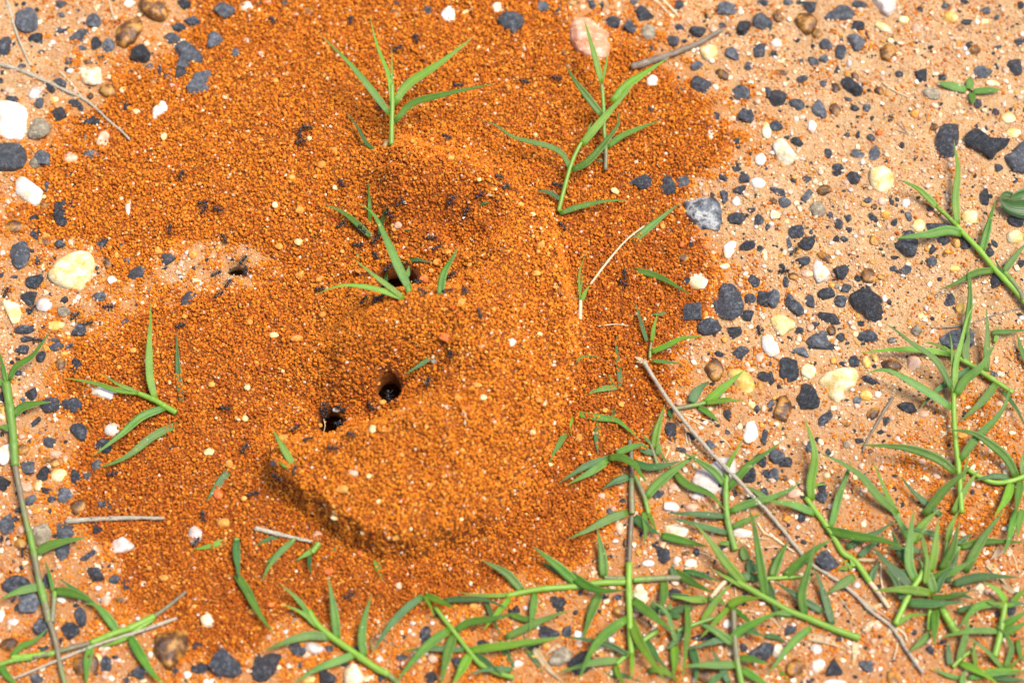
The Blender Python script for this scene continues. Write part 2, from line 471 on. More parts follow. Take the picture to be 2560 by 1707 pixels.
def mat_leaf(name, stops, dry=0.12):
    m = NT(name)
    uv = m.n('ShaderNodeUVMap')
    sp = m.n('ShaderNodeSeparateXYZ')
    m.l(uv.outputs['UV'], sp.inputs[0])
    m.coord()
    c = m.ramp(m.noise(0.16, 3, 0.6), stops)
    # parallel veins across the blade (u = 0..1), pale midrib
    wv = m.n('ShaderNodeMath', operation='MULTIPLY'); wv.inputs[1].default_value = 62.0
    m.l(sp.outputs['X'], wv.inputs[0])
    sn = m.n('ShaderNodeMath', operation='SINE'); m.l(wv.outputs[0], sn.inputs[0])
    c = m.hsv(c, v=m.ramp(sn.outputs[0], [(0.0, 0.88), (1.0, 1.08)]))
    c = m.mix(m.ramp(sp.outputs['X'], [(0.455, 0.0), (0.49, 0.38), (0.51, 0.38), (0.545, 0.0)]), c, tuple(min(1, x * 1.5 + 0.02) for x in stops[-1][1]))
    # thin pale margins, browned tip, scattered pale nicks
    c = m.mix(m.ramp(sp.outputs['X'], [(0.0, 0.5), (0.05, 0.0), (0.95, 0.0), (1.0, 0.5)]), c, (0.30, 0.36, 0.16))
    c = m.mix(m.ramp(sp.outputs['Y'], [(0.93, 0.0), (0.99, 0.85)]), c, (0.40, 0.30, 0.13))
    c = m.mix(m.ramp(m.noise(0.9, 3, 0.6), [(0.66, 0.0), (0.70, 0.55)]), c, (0.42, 0.20, 0.05))
    c = m.mix(m.ramp(m.noise(0.55, 2, 0.5), [(0.715, 0.0), (0.735, 0.7)]), c, (0.48, 0.44, 0.24))
    c = m.hsv(c, h=m.rand(0.488, 0.508), v=m.rand(0.85, 1.2))
    m.base(c)
    m.set(Roughness=0.42, Specular_IOR_Level=0.5)
    m.bump(sn.outputs[0], 0.35, 0.06)
    tr = m.n('ShaderNodeBsdfTranslucent')
    m.l(m.hsv(c, s=1.1, v=1.6), tr.inputs['Color'])
    mx = m.n('ShaderNodeMixShader'); mx.inputs[0].default_value = 0.26
    out = m.t.nodes['Material Output']
    m.l(m.b.outputs[0], mx.inputs[1]); m.l(tr.outputs[0], mx.inputs[2]); m.l(mx.outputs[0], out.inputs['Surface'])
    return m.m

LEAF = {
    'b': mat_leaf('fresh_leaf_green', [(0.3, (0.115, 0.240, 0.009)), (0.7, (0.165, 0.310, 0.014))]),
    'g': mat_leaf('leaf_green', [(0.3, (0.068, 0.172, 0.013)), (0.7, (0.112, 0.240, 0.019))]),
    'd': mat_leaf('old_leaf_green', [(0.3, (0.036, 0.108, 0.022)), (0.7, (0.064, 0.155, 0.028))]),
    'y': mat_leaf('dry_leaf', [(0.3, (0.40, 0.27, 0.13)), (0.7, (0.58, 0.45, 0.26))]),
}
def mat_stem(name, stops, node=None, flecks=0.0, rough=0.45):
    m = NT(name)
    uv = m.n('ShaderNodeUVMap'); sp = m.n('ShaderNodeSeparateXYZ'); m.l(uv.outputs['UV'], sp.inputs[0])
    mp = m.n('ShaderNodeCombineXYZ')
    a = m.n('ShaderNodeMath', operation='MULTIPLY'); a.inputs[1].default_value = 22.0
    m.l(sp.outputs['X'], a.inputs[0])
    m.l(a.outputs[0], mp.inputs[0])
    b = m.n('ShaderNodeMath', operation='MULTIPLY'); b.inputs[1].default_value = 0.25
    m.l(sp.outputs['Y'], b.inputs[0]); m.l(b.outputs[0], mp.inputs[1])
    m.co = mp.outputs[0]
    streak = m.noise(1.0, 4, 0.65)
    c = m.ramp(streak, stops)
    m.coord()
    if node: c = m.mix(m.ramp(m.noise(0.05, 2, 0.5), [(0.50, 0.0), (0.62, 0.85)]), c, node)
    if flecks: c = m.mix(m.ramp(m.noise(1.1, 3, 0.6), [(0.60, 0.0), (0.66, flecks)]), c, (0.035, 0.03, 0.025))
    c = m.hsv(c, v=m.rand(0.85, 1.15))
    m.base(c); m.set(Roughness=rough)
    m.bump(streak, 0.5, 0.12)
    return m.m
STEM = {
    'g': mat_stem('green_stem', [(0.35, (0.085, 0.185, 0.018)), (0.65, (0.17, 0.29, 0.045))], (0.16, 0.12, 0.075)),
    'b': mat_stem('bright_stem', [(0.35, (0.11, 0.23, 0.014)), (0.65, (0.20, 0.33, 0.035))]),
    'p': mat_stem('purplish_stem', [(0.35, (0.095, 0.075, 0.05)), (0.65, (0.19, 0.16, 0.09))], (0.13, 0.19, 0.04)),
    'y': mat_stem('dry_straw', [(0.3, (0.38, 0.26, 0.13)), (0.7, (0.62, 0.50, 0.32))]),
    't': mat_stem('weathered_twig', [(0.3, (0.15, 0.12, 0.085)), (0.5, (0.32, 0.27, 0.19)), (0.7, (0.50, 0.44, 0.33))], None, 0.85, 0.7),
    'k': mat_stem('dark_twig', [(0.3, (0.07, 0.05, 0.035)), (0.5, (0.17, 0.125, 0.085)), (0.7, (0.34, 0.28, 0.21))], None, 0.7, 0.7),
}
def mat_ant():
    m = NT('black_ant_shell'); m.coord()
    m.base(m.ramp(m.noise(1.2, 2), [(0.4, (0.006, 0.006, 0.007)), (0.7, (0.018, 0.018, 0.021))]))
    m.set(Roughness=0.42, Specular_IOR_Level=0.5)
    return m.m
ANTM = mat_ant()

# ================================================================== the setting: soil
def stretch(lo, hi, step, far):
    core = np.arange(lo, hi + step / 2, step)
    out, d, e = [], step, core[-1]
    while e < far:
        d *= 1.35; e += d; out.append(e)
    inn, d, e = [], step, core[0]
    while e > -far:
        d *= 1.35; e -= d; inn.append(e)
    return np.array(inn[::-1] + list(core) + out)
sx, sy = stretch(-215, 215, 0.75, 4000), stretch(-175, 200, 0.75, 4000)
SX, SY = np.meshgrid(sx, sy)
inside = (SX > GX0) & (SX < GX1) & (SY > GY0) & (SY < GY1)
SZ = np.where(inside, sample(GROUND, SX, SY), soil(SX, SY))
hole_g = np.where(inside, sample(HO, SX, SY), 0) 
SAND = mat_sand(); SOILM = mat_heap()
ground = grid_obj('ground', sx, sy, SZ, hole_g < 0.42, SAND)
GROUND_USED = GRID_USED
tag(ground, kind='structure')

# ================================================================== the ant hill
heap_keep = (TT > -0.9) & (HO < 0.5)
ant_hill = grid_obj('ant_hill', gx, gy, HEAP, heap_keep, SOILM)
tag(ant_hill, 'heap of orange soil pellets ringed round the ant burrows', 'ant hill')

# the burrows: flask-shaped tunnels under the four mouths
def burrow(cx, cy, rx, ry, mat):
    ox, oy = plane_pt(cx * OV, cy * OV, 0.0)
    ax, ay = rx * OV * MMPX, ry * OV * MMPX / math.sin(PITCH)
    n = 28
    th = np.linspace(0, 2 * math.pi, n, endpoint=False)
    V, F = [], []
    rim = sample(TOP, ox + 1.16 * ax * np.cos(th), oy + 1.16 * ay * np.sin(th))
    low = float(np.min(sample(TOP, ox + 0.98 * ax * np.cos(th), oy + 0.98 * ay * np.sin(th))))
    prof = [(1.14, None), (0.98, 'rim'), (0.93, -1.5), (1.05, -3.0), (1.7, -5.5), (2.4, -9.0), (2.7, -14.0), (2.3, -20.0), (1.0, -24.0)]
    for k, (r_, dz) in enumerate(prof):
        wob = 1 + 0.06 * np.sin(3 * th + k) + 0.04 * np.sin(7 * th + 2 * k)
        x, y = ox + r_ * ax * np.cos(th) * (wob if k > 1 else 1), oy + r_ * ay * np.sin(th) * (wob if k > 1 else 1) - (0.25 * max(0, k - 2) * ay)
        z = rim - 0.9 if dz is None else (sample(TOP, x, y) - 0.5 if dz == 'rim' else low + dz + 0 * x)
        V.append(np.stack([x, y, z], -1))
    V = np.concatenate(V)
    for k in range(len(prof) - 1):
        for i in range(n):
            j = (i + 1) % n
            F.append((k * n + i, k * n + j, (k + 1) * n + j, (k + 1) * n + i))
    F.append(tuple((len(prof) - 1) * n + i for i in range(n)))
    return mesh_obj('burrow', V, F, mat, parent=ant_hill)
for hx_, hy_, hrx, hry in HOLES:
    burrow(hx_, hy_, hrx, hry, SAND if hx_ < 600 else SOILM)

# ------------------------------------------------------------------ soil pellets
def pellet_tree(mat, name, shapes=8, rough=0.38):
    ng = bpy.data.node_groups.new(name, 'GeometryNodeTree')
    ng.interface.new_socket('Geometry', in_out='INPUT', socket_type='NodeSocketGeometry')
    ng.interface.new_socket('Geometry', in_out='OUTPUT', socket_type='NodeSocketGeometry')
    N = ng.nodes; L = ng.links
    gi, go = N.new('NodeGroupInput'), N.new('NodeGroupOutput')
    g2i = N.new('GeometryNodeGeometryToInstance')
    for k in range(shapes):
        ic = N.new('GeometryNodeMeshIcoSphere')
        ic.inputs['Radius'].default_value = 1.0
        ic.inputs['Subdivisions'].default_value = 2
        pos = N.new('GeometryNodeInputPosition')
        nz = N.new('ShaderNodeTexNoise'); nz.noise_dimensions = '4D'
        nz.inputs['W'].default_value = 3.7 * k + 1.3
        nz.inputs['Scale'].default_value = 1.1
        nz.inputs['Detail'].default_value = 2.0
        L.new(pos.outputs[0], nz.inputs['Vector'])
        sb = N.new('ShaderNodeVectorMath'); sb.operation = 'SUBTRACT'
        sb.inputs[1].default_value = (0.5, 0.5, 0.5)
        L.new(nz.outputs['Color'], sb.inputs[0])
        sc = N.new('ShaderNodeVectorMath'); sc.operation = 'SCALE'
        sc.inputs['Scale'].default_value = rough * 4.0
        L.new(sb.outputs[0], sc.inputs[0])
        sp = N.new('GeometryNodeSetPosition')
        L.new(ic.outputs['Mesh'], sp.inputs['Geometry'])
        L.new(sc.outputs[0], sp.inputs['Offset'])
        sm = N.new('GeometryNodeSetMaterial')
        sm.inputs['Material'].default_value = mat
        L.new(sp.outputs[0], sm.inputs['Geometry'])
        L.new(sm.outputs[0], g2i.inputs[0])
    ip = N.new('GeometryNodeInstanceOnPoints')
    ip.inputs['Pick Instance'].default_value = True
    L.new(gi.outputs[0], ip.inputs['Points'])
    L.new(g2i.outputs[0], ip.inputs['Instance'])
    for nm, typ, sock in (('size', 'FLOAT', 'Scale'), ('turn', 'FLOAT_VECTOR', 'Rotation'), ('pick', 'INT', 'Instance Index')):
        na = N.new('GeometryNodeInputNamedAttribute'); na.data_type = typ
        na.inputs['Name'].default_value = nm
        out = [o for o in na.outputs if o.enabled and o.name == 'Attribute'][0]
        L.new(out, ip.inputs[sock])
    L.new(ip.outputs[0], go.inputs[0])
    return ng

def pellets_obj(name, pts_mm, size_mm, mat, parent=None, shapes=8, rough=0.50):
    n = len(pts_mm)
    me = bpy.data.meshes.new(name)
    me.vertices.add(n)
    me.vertices.foreach_set('co', (np.asarray(pts_mm) * S).astype(np.float32).ravel())
    a = me.attributes.new('size', 'FLOAT', 'POINT'); a.data.foreach_set('value', (np.asarray(size_mm) * S).astype(np.float32))
    a = me.attributes.new('turn', 'FLOAT_VECTOR', 'POINT'); a.data.foreach_set('vector', (rng.random((n, 3)) * 6.28).astype(np.float32).ravel())
    a = me.attributes.new('pick', 'INT', 'POINT'); a.data.foreach_set('value', rng.integers(0, shapes, n).astype(np.int32))
    me.materials.append(mat)
    o = bpy.data.objects.new(name, me)
    COL.objects.link(o)
    if parent is not None: o.parent = parent
    md = o.modifiers.new('pellets', 'NODES')
    md.node_group = pellet_tree(mat, name, shapes, rough)
    tag(o, kind='stuff')
    return o

PELLET = mat_pellet()
P0 = 0.80
jx = np.arange(-212, 212, P0); jy = np.arange(-172, 200, P0)
CX, CY = np.meshgrid(jx, jy)
CX = (CX + (rng.random(CX.shape) - 0.5) * P0 * 1.1).ravel()
CY = (CY + (rng.random(CY.shape) - 0.5) * P0 * 1.1).ravel()
ct = sample(TT, CX, CY); ch = sample(TOP, CX, CY); cho = sample(HO, CX, CY)
clump = 0.5 * vnoise(CX, CY, 2.6, 21) + 0.5 * vnoise(CX, CY, 5.5, 22) + 0.35 * vnoise(CX, CY, 14, 23)
BLOBS = [(1700, 250, 170, .35), (1900, 600, 260, .06), (2250, 1120, 260, .50), (2320, 820, 150, .22), (100, 400, 170, .55), (150, 700, 190, .42),
         (180, 1150, 200, .45), (260, 1380, 200, .45), (1500, 1300, 240, .30), (900, 1480, 330, .75), (2000, 1380, 280, .12), (1400, 1480, 280, .34),
         (300, 100, 220, .45), (1450, 60, 220, .40), (1720, 640, 110, .30), (1680, 860, 130, .35), (1620, 1000, 140, .30), (2000, 250, 260, .12),
         (1560, 380, 160, .4), (2100, 700, 200, .12), (420, 1500, 200, .4), (520, 30, 120, .8), (520, 612, 170, .42), (60, 560, 150, .55), (250, 650, 150, .6), (2300, 1500, 260, .2), (1950, 950, 160, .08), (60, 1480, 150, .25), (2350, 350, 200, .06)]
cu, cv = plan_px(CX, CY)
dens = np.zeros_like(CX)
for bx, by, br, bd in BLOBS:
    dens = np.maximum(dens, bd * np.exp(-(((cu / OV - bx) ** 2 + (cv / OV - by) ** 2) / (br * br))))
on_heap = (ct > 0.25)
# bare trodden floors in the pits and round the burrows keep fewer pellets
floor = np.maximum(0.55 * bowl(cu, cv, 1010, 520, 150, 80, 4), np.maximum(0.5 * bowl(cu, cv, 720, 1005, 120, 70, 4), 0.6 * bowl(cu, cv, 535, 612, 90, 40, 4)))
floor = np.maximum(floor, 0.45 * bowl(cu, cv, 905, 935, 90, 60, 4))
thr = np.where(on_heap, 0.97 - floor, 0)
edge = np.clip((ct + 1.9) / 2.1, 0, 1)
thr = np.maximum(thr, 0.92 * (clump > 0.95 - 1.75 * edge) * (ct > -1.85))
dens = np.maximum(dens, 0.10)
thr = np.maximum(thr, np.where(clump > 0.42 - 0.80 * dens, np.minimum(dens * 2.2, 0.85), dens * 0.07))
thr = np.where(cho > 0.25, 0.0, thr)
keep = rng.random(len(CX)) < thr
# orange dust washed off the heap tints the soil where pellets lie about
du, dv = plan_px(SX, SY)
dust = np.zeros_like(SX)
for bx, by, br, bd in BLOBS:
    dust = np.maximum(dust, bd * np.exp(-(((du / OV - bx) ** 2 + (dv / OV - by) ** 2) / (br * br))))
dust = np.maximum(dust * 0.9, np.where(inside, np.clip((sample(TT, SX, SY) + 2.2) / 2.6, 0, 0.75), 0))
at = ground.data.attributes.new('orange_dust', 'FLOAT', 'POINT')
at.data.foreach_set('value', dust.astype(np.float32).ravel()[GROUND_USED])
gxn = (sample(TOP, CX + .5, CY) - sample(TOP, CX - .5, CY)); gyn = (sample(TOP, CX, CY + .5) - sample(TOP, CX, CY - .5))
slope = np.sqrt(1 + gxn ** 2 + gyn ** 2)
def lift(x, y, h, n):
    return h + 0.10 + rng.random(n) * 0.28
hx, hy, hz = [], [], []
for layer in range(2):
    for rep in range(3):
        kk = keep & (rng.random(len(CX)) < np.clip(slope - rep, 0, 1))
        jit = 0.0 if rep + layer == 0 else 0.8
        x = CX[kk] + (rng.random(kk.sum()) - 0.5) * jit
        y = CY[kk] + (rng.random(kk.sum()) - 0.5) * jit
        pile = 1.1 * vnoise(x, y, 2.0, 25) + 0.7 * vnoise(x, y, 4.4, 26) + 0.25 * rng.normal(size=len(x))
        thick = sample(TT, x, y)
        z = sample(TOP, x, y) + 0.12 + rng.random(len(x)) * 0.32
        if layer == 1:                       # crumbs piled on crumbs
            ok = (pile > 0.05) & (thick > -0.6)
            x, y, z, pile, thick = x[ok], y[ok], z[ok], pile[ok], thick[ok]
            z = z + 0.35 + 0.75 * np.clip(pile, 0, 1.2) * sstep(-0.8, 0.6, thick)
        hx.append(x); hy.append(y); hz.append(z)
hx, hy, hz = np.concatenate(hx), np.concatenate(hy), np.concatenate(hz)
size = 0.25 + 0.32 * rng.random(len(hx)) ** 1.3 + 0.14 * (rng.random(len(hx)) > 0.92) + 0.22 * (rng.random(len(hx)) > 0.988)
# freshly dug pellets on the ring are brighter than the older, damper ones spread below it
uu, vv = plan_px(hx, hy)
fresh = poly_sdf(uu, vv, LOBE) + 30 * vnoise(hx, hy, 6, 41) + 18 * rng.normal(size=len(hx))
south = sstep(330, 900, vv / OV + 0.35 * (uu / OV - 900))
pit = np.maximum(0.75 * bowl(uu, vv, 985, 520, 165, 95, 4), 0.55 * bowl(uu, vv, 830, 930, 170, 60, 4))  # the darker pellet colour also paints shade into the pit hollows
old_and_shade = (rng.random(len(hx)) < np.where(fresh < -5, 0.20 + 0.6 * south, pit))
inheap = sample(TT, hx, hy) > -0.2
pts = np.stack([hx, hy, hz], -1)
OLD_SHADE = mat_pellet('damp_and_pit_shade_pellet', (0.74, 0.62, 0.56))
tag(pellets_obj('fresh_pellets', pts[inheap & ~old_and_shade], size[inheap & ~old_and_shade], PELLET, parent=ant_hill))
tag(pellets_obj('damp_and_pit_shade_pellets', pts[inheap & old_and_shade], size[inheap & old_and_shade], OLD_SHADE, parent=ant_hill))
tag(pellets_obj('scattered_pellets', pts[~inheap], size[~inheap], PELLET), 'orange soil pellets strewn in loose clumps on the pale sand', None, None, 'stuff')
print('pellets', len(pts))
# loose sand grains on the bare soil, rustier ones among the grass
gxs = np.arange(-212, 212, 0.78); gys = np.arange(-172, 200, 0.78)
QX, QY = np.meshgrid(gxs, gys)
QX = (QX + (rng.random(QX.shape) - 0.5) * 0.8).ravel(); QY = (QY + (rng.random(QY.shape) - 0.5) * 0.8).ravel()
qk = (sample(TT, QX, QY) < 0.1) & (sample(HO, QX, QY) < 0.2) & (rng.random(len(QX)) < 0.55 + 0.35 * vnoise(QX, QY, 8, 31))
QX, QY = QX[qk], QY[qk]
qs = 0.16 + 0.40 * rng.random(len(QX)) ** 2.4
rust = rng.random(len(QX)) < np.clip(0.10 + (-QY - 25) / 150 + 0.35 * vnoise(QX, QY, 26, 33), 0.05, 0.6)
qp = np.stack([QX, QY, sample(TOP, QX, QY) + qs * (rng.random(len(QX)) * 0.7 - 0.2)], -1)
tag(pellets_obj('sand_grains', qp[~rust], qs[~rust], mat_sand_grain(), rough=0.3), 'pale sand grains covering the bare soil', None, None, 'stuff')
tag(pellets_obj('rusty_grains', qp[rust], qs[rust] * 1.15, PELLET, rough=0.3), 'rust coloured grains mixed into the pale sand', None, None, 'stuff')


# ================================================================== stones
def ico(sub):
    import bmesh
    bm = bmesh.new()
    bmesh.ops.create_icosphere(bm, subdivisions=sub, radius=1.0)
    v = np.array([p.co[:] for p in bm.verts]); f = [tuple(p.index for p in q.verts) for q in bm.faces]
    bm.free()
    return v, f
ICO = {k: ico(k) for k in (2, 3, 4)}

def noise3(v, sc, r):
    """cheap smooth 3-D noise from a few random waves"""
    out = np.zeros(len(v))
    for k in range(6):
        d = r.normal(size=3) * sc
        out += np.sin(v @ d + r.random() * 6.28)
    return out / 6

def stone_mesh(r, a, b, c, rot, sub, angular, outline=None):
    v, f = ICO[sub]
    v = v.copy()
    if angular > 0:
        for _ in range(int(4 + 9 * angular)):
            n = r.normal(size=3)
            if outline is not None: n[2] = (abs(n[2]) + 0.9) * np.sign(n[2])
            n /= np.linalg.norm(n)
            d = (0.50 if angular > 0.7 else 0.62) + 0.34 * r.random()
            over = np.maximum(v @ n - d, 0)
            v -= over[:, None] * n * (1.0 if angular > 0.5 else 0.75)
        ext = (v.max(0) - v.min(0)) / 2
        v = (v - (v.max(0) + v.min(0)) / 2) / ext
    if angular > 0.7:
        v *= (1 + 0.07 * noise3(v, 2.2, r) + 0.05 * noise3(v, 6.0, r) + 0.035 * noise3(v, 14.0, r))[:, None]
    else:
        v *= (1 + 0.07 * noise3(v, 2.2, r) + 0.025 * noise3(v, 5.5, r))[:, None]
    if outline is not None:
        th = np.arctan2(v[:, 1], v[:, 0])
        ot = np.arctan2(outline[:, 1], outline[:, 0])
        orr = np.hypot(outline[:, 0], outline[:, 1])
        # radius of the closed outline in direction th
        rr = np.zeros(len(th)); m = len(outline)
        for i in range(m):
            p, q = outline[i], outline[(i + 1) % m]
            ex, ey = q - p
            den = np.cos(th) * ey - np.sin(th) * ex
            with np.errstate(divide='ignore', invalid='ignore'):
                t = (p[0] * ey - p[1] * ex) / den
                s = (p[0] * np.sin(th) - p[1] * np.cos(th)) / den
            ok = (t > 0) & (s >= -1e-6) & (s <= 1 + 1e-6)
            rr = np.where(ok, np.maximum(rr, t), rr)
        rr = np.where(rr <= 0, orr.mean(), rr)
        base = np.hypot(v[:, 0], v[:, 1])
        v = np.stack([v[:, 0] * rr, v[:, 1] * rr, v[:, 2] * c], -1)
    else:
        v = v * np.array([a, b, c])
        cs, sn = math.cos(rot), math.sin(rot)
        v = np.stack([v[:, 0] * cs - v[:, 1] * sn, v[:, 0] * sn + v[:, 1] * cs, v[:, 2]], -1)
    return v, f

KIND = {  # code: (object name, category, colour words, group)
    'K': ('black_pebble', 'pebble', 'black', 'black pebbles strewn on the sand'),
    'G': ('grey_pebble', 'pebble', 'dark grey', 'grey pebbles strewn on the sand'),
    'W': ('white_pebble', 'pebble', 'white', 'white quartz pebbles'),
    'Y': ('yellow_pebble', 'pebble', 'pale yellow', 'yellow quartz pebbles'),
    'V': ('golden_pebble', 'pebble', 'golden yellow', 'yellow quartz pebbles'),
    'B': ('brown_pebble', 'pebble', 'brown', 'brown pebbles strewn on the sand'),
    'Q': ('quartz_pebble', 'pebble', 'cloudy grey quartz', 'cloudy quartz pebbles'),
    'P': ('pink_pebble', 'pebble', 'pinkish tan', 'pinkish pebbles'),
    'T': ('tan_pebble', 'pebble', 'tan speckled', 'tan speckled pebbles'),
    'C': ('cream_pebble', 'pebble', 'rough cream', 'cream coloured pebbles'),
    'R': ('rose_rock', 'rock', 'reddish pink', None),
    'M': ('mottled_rock', 'rock', 'black and grey mottled', None),
    'O': ('clay_nodule', 'nodule', 'orange', 'orange clay nodules on the heap'),
    'A': ('clay_nodule', 'nodule', 'pale yellowish', 'orange clay nodules on the heap'),
    'D': ('clay_nodule', 'nodule', 'red', 'orange clay nodules on the heap'),
}
ANG = {'K': 0.9, 'G': 0.9, 'W': 0.35, 'Y': 0.3, 'V': 0.4, 'B': 0.35, 'Q': 0.4, 'P': 0.5, 'T': 0.6, 'C': 0.8, 'R': 0.95, 'M': 0.95, 'O': 0.6, 'A': 0.6, 'D': 0.5}
PENDING = []       # (object, descriptor, x, y): labels are made once everything stands
LANDMARKS = []     # (phrase, x, y)
FOOT = []          # footprints of stones: x, y, radius

def place_stone(code, tile, x, y, w, h, ang=0.0, label=None, outline=None, landmark=None, flat=None):
    px, py = tp(tile, x, y)
    p = hit(px, py + 0.08 * h * TS)
    r = np.random.default_rng(int(tile * 100003 + x * 131 + y * 17) % (2 ** 32))
    a, b = w * MMT / 2 * 1.04, h * MMT / 2 * 1.06
    if code in 'OAD': a, b = a * 0.95, b * 0.95
    c = min(a, b) * (0.55 + 0.2 * r.random())
    big = max(w, h)
    sub = 2 if big < 75 else (3 if big < 330 else 4)
    o_mm = None
    if outline is not None:
        q = np.array([(plane_pt(*tp(tile, ox, oy), p[2])) for ox, oy in outline]) - p[None, :2]
        cen = (q.max(0) + q.min(0)) / 2
        o_mm = q - cen
        p = np.array([p[0] + cen[0], p[1] + cen[1], p[2]])
        c = min(np.ptp(q[:, 0]), np.ptp(q[:, 1])) / 2 * 0.55
    if flat: c = c * flat
    v, f = stone_mesh(r, a, b, c, -math.radians(ang), sub, ANG[code], o_mm)
    if code not in 'OAD':
        sink = 0.05 if code in 'WYVQPC' else 0.18
        tilt = Matrix.Rotation((r.random() - 0.5) * 0.35, 3, 'X') @ Matrix.Rotation((r.random() - 0.5) * 0.35, 3, 'Y')
        v = v @ np.array(tilt).T
    else:
        sink = 0.35
    if flat: sink = -0.3
    z = float(sample(COVER if code in 'OAD' else TOP, p[0], p[1])) + sink * c
    loc = (p[0], p[1], z)
    name, cat, colour, group = KIND[code]
    o = mesh_obj(name, v + np.array(loc), f, MAT[code], smooth=ANG[code] < 0.85, loc=loc)
    FOOT.append((p[0], p[1], 0.5 * (a + b)))
    if label:
        tag(o, label, cat, group)
        if landmark: LANDMARKS.append((landmark, p[0], p[1]))
    else:
        sz = 'tiny ' if big < 55 else 'small ' if big < 95 else '' if big < 150 else 'big '
        asp = max(w, h) / max(1, min(w, h))
        shp = 'slender ' if asp > 1.75 else ''
        tag(o, None, cat, group)
        PENDING.append((o, f'{sz}{shp}{colour} {cat}', p[0], p[1]))
    return o

QUEUE = []
def stones(tile, text):
    for item in text.replace('\n', ';').split(';'):
        q = item.split()
        if q: QUEUE.append((q[0], tile, [float(k) for k in q[1:]]))

def lay_stones():
    black = sorted((k for k in QUEUE if k[0] == 'K'), key=lambda k: -k[2][2] * k[2][3])
    rest = set(id(k) for k in black[262:])
    V, F, off = [], [], 0
    for k in QUEUE:
        o = place_stone(k[0], k[1], *k[2])
        if id(k) in rest:                      # past the 300 largest black pebbles: one gravel mesh
            PENDING.pop()
            me = o.data
            co = np.array([v.co[:] for v in me.vertices]) + np.array(o.location)
            V.append(co / S); F.extend([tuple(i + off for i in p.vertices) for p in me.polygons]); off += len(co)
            bpy.data.objects.remove(o); bpy.data.meshes.remove(me)
    tag(mesh_obj('black_gravel', np.concatenate(V), F, MAT['K'], smooth=False), 'smallest black gravel bits between the pebbles', None, None, 'stuff')

def special(code, tile, label, landmark, pts, flat=None):
    q = [tuple(float(t) for t in s.split(',')) for s in pts.split()]
    xs, ys = [a for a, _ in q], [b for _, b in q]
    place_stone(code, tile, (min(xs) + max(xs)) / 2, (min(ys) + max(ys)) / 2, max(xs) - min(xs), max(ys) - min(ys), 0, label, q, landmark, flat)

# ================================================================== plants
def spline(pts, n):
    """Catmull-Rom through 3-D points"""
    P = np.asarray(pts, float)
    if len(P) == 2:
        t = np.linspace(0, 1, n)[:, None]
        return P[0] * (1 - t) + P[1] * t
    Q = np.vstack([2 * P[0] - P[1], P, 2 * P[-1] - P[-2]])
    seg = np.linalg.norm(np.diff(P, axis=0), axis=1); cum = np.concatenate([[0], np.cumsum(seg)])
    out = []
    for s in np.linspace(0, cum[-1], n):
        i = min(int(np.searchsorted(cum, s, side='right') - 1), len(P) - 2)
        t = (s - cum[i]) / max(seg[i], 1e-9)
        a, b, c, d = Q[i], Q[i + 1], Q[i + 2], Q[i + 3]
        out.append(0.5 * (2 * b + (c - a) * t + (2 * a - 5 * b + 4 * c - d) * t * t + (3 * b - a - 3 * c + d) * t ** 3))
    return np.array(out)

def px_path(tile, text):
    return [tp(tile, *[float(t) for t in s.split(',')]) for s in text.split()]

def tube(path, rad, seg=8, closed_tip=True, squash=1.0):
    path = np.asarray(path, float); n = len(path)
    rad = np.broadcast_to(rad, (n,))
    tang = np.gradient(path, axis=0); tang /= np.linalg.norm(tang, axis=1)[:, None] + 1e-12
    up = np.array([0, 0, 1.0])
    verts, uv = [], []
    L = np.concatenate([[0], np.cumsum(np.linalg.norm(np.diff(path, axis=0), axis=1))])
    for i in range(n):
        s = np.cross(tang[i], up); s /= np.linalg.norm(s) + 1e-9
        u = np.cross(s, tang[i])
        for k in range(seg):
            a = 2 * math.pi * k / seg
            verts.append(path[i] + rad[i] * (math.cos(a) * s + math.sin(a) * u * squash))
            uv.append((abs(k / seg * 2 - 1), L[i]))
    faces = []
    for i in range(n - 1):
        for k in range(seg):
            k2 = (k + 1) % seg
            faces.append((i * seg + k, i * seg + k2, (i + 1) * seg + k2, (i + 1) * seg + k))
    faces.append(tuple(range(seg))[::-1])
    faces.append(tuple((n - 1) * seg + k for k in range(seg)))
    return np.array(verts), faces, np.array(uv)

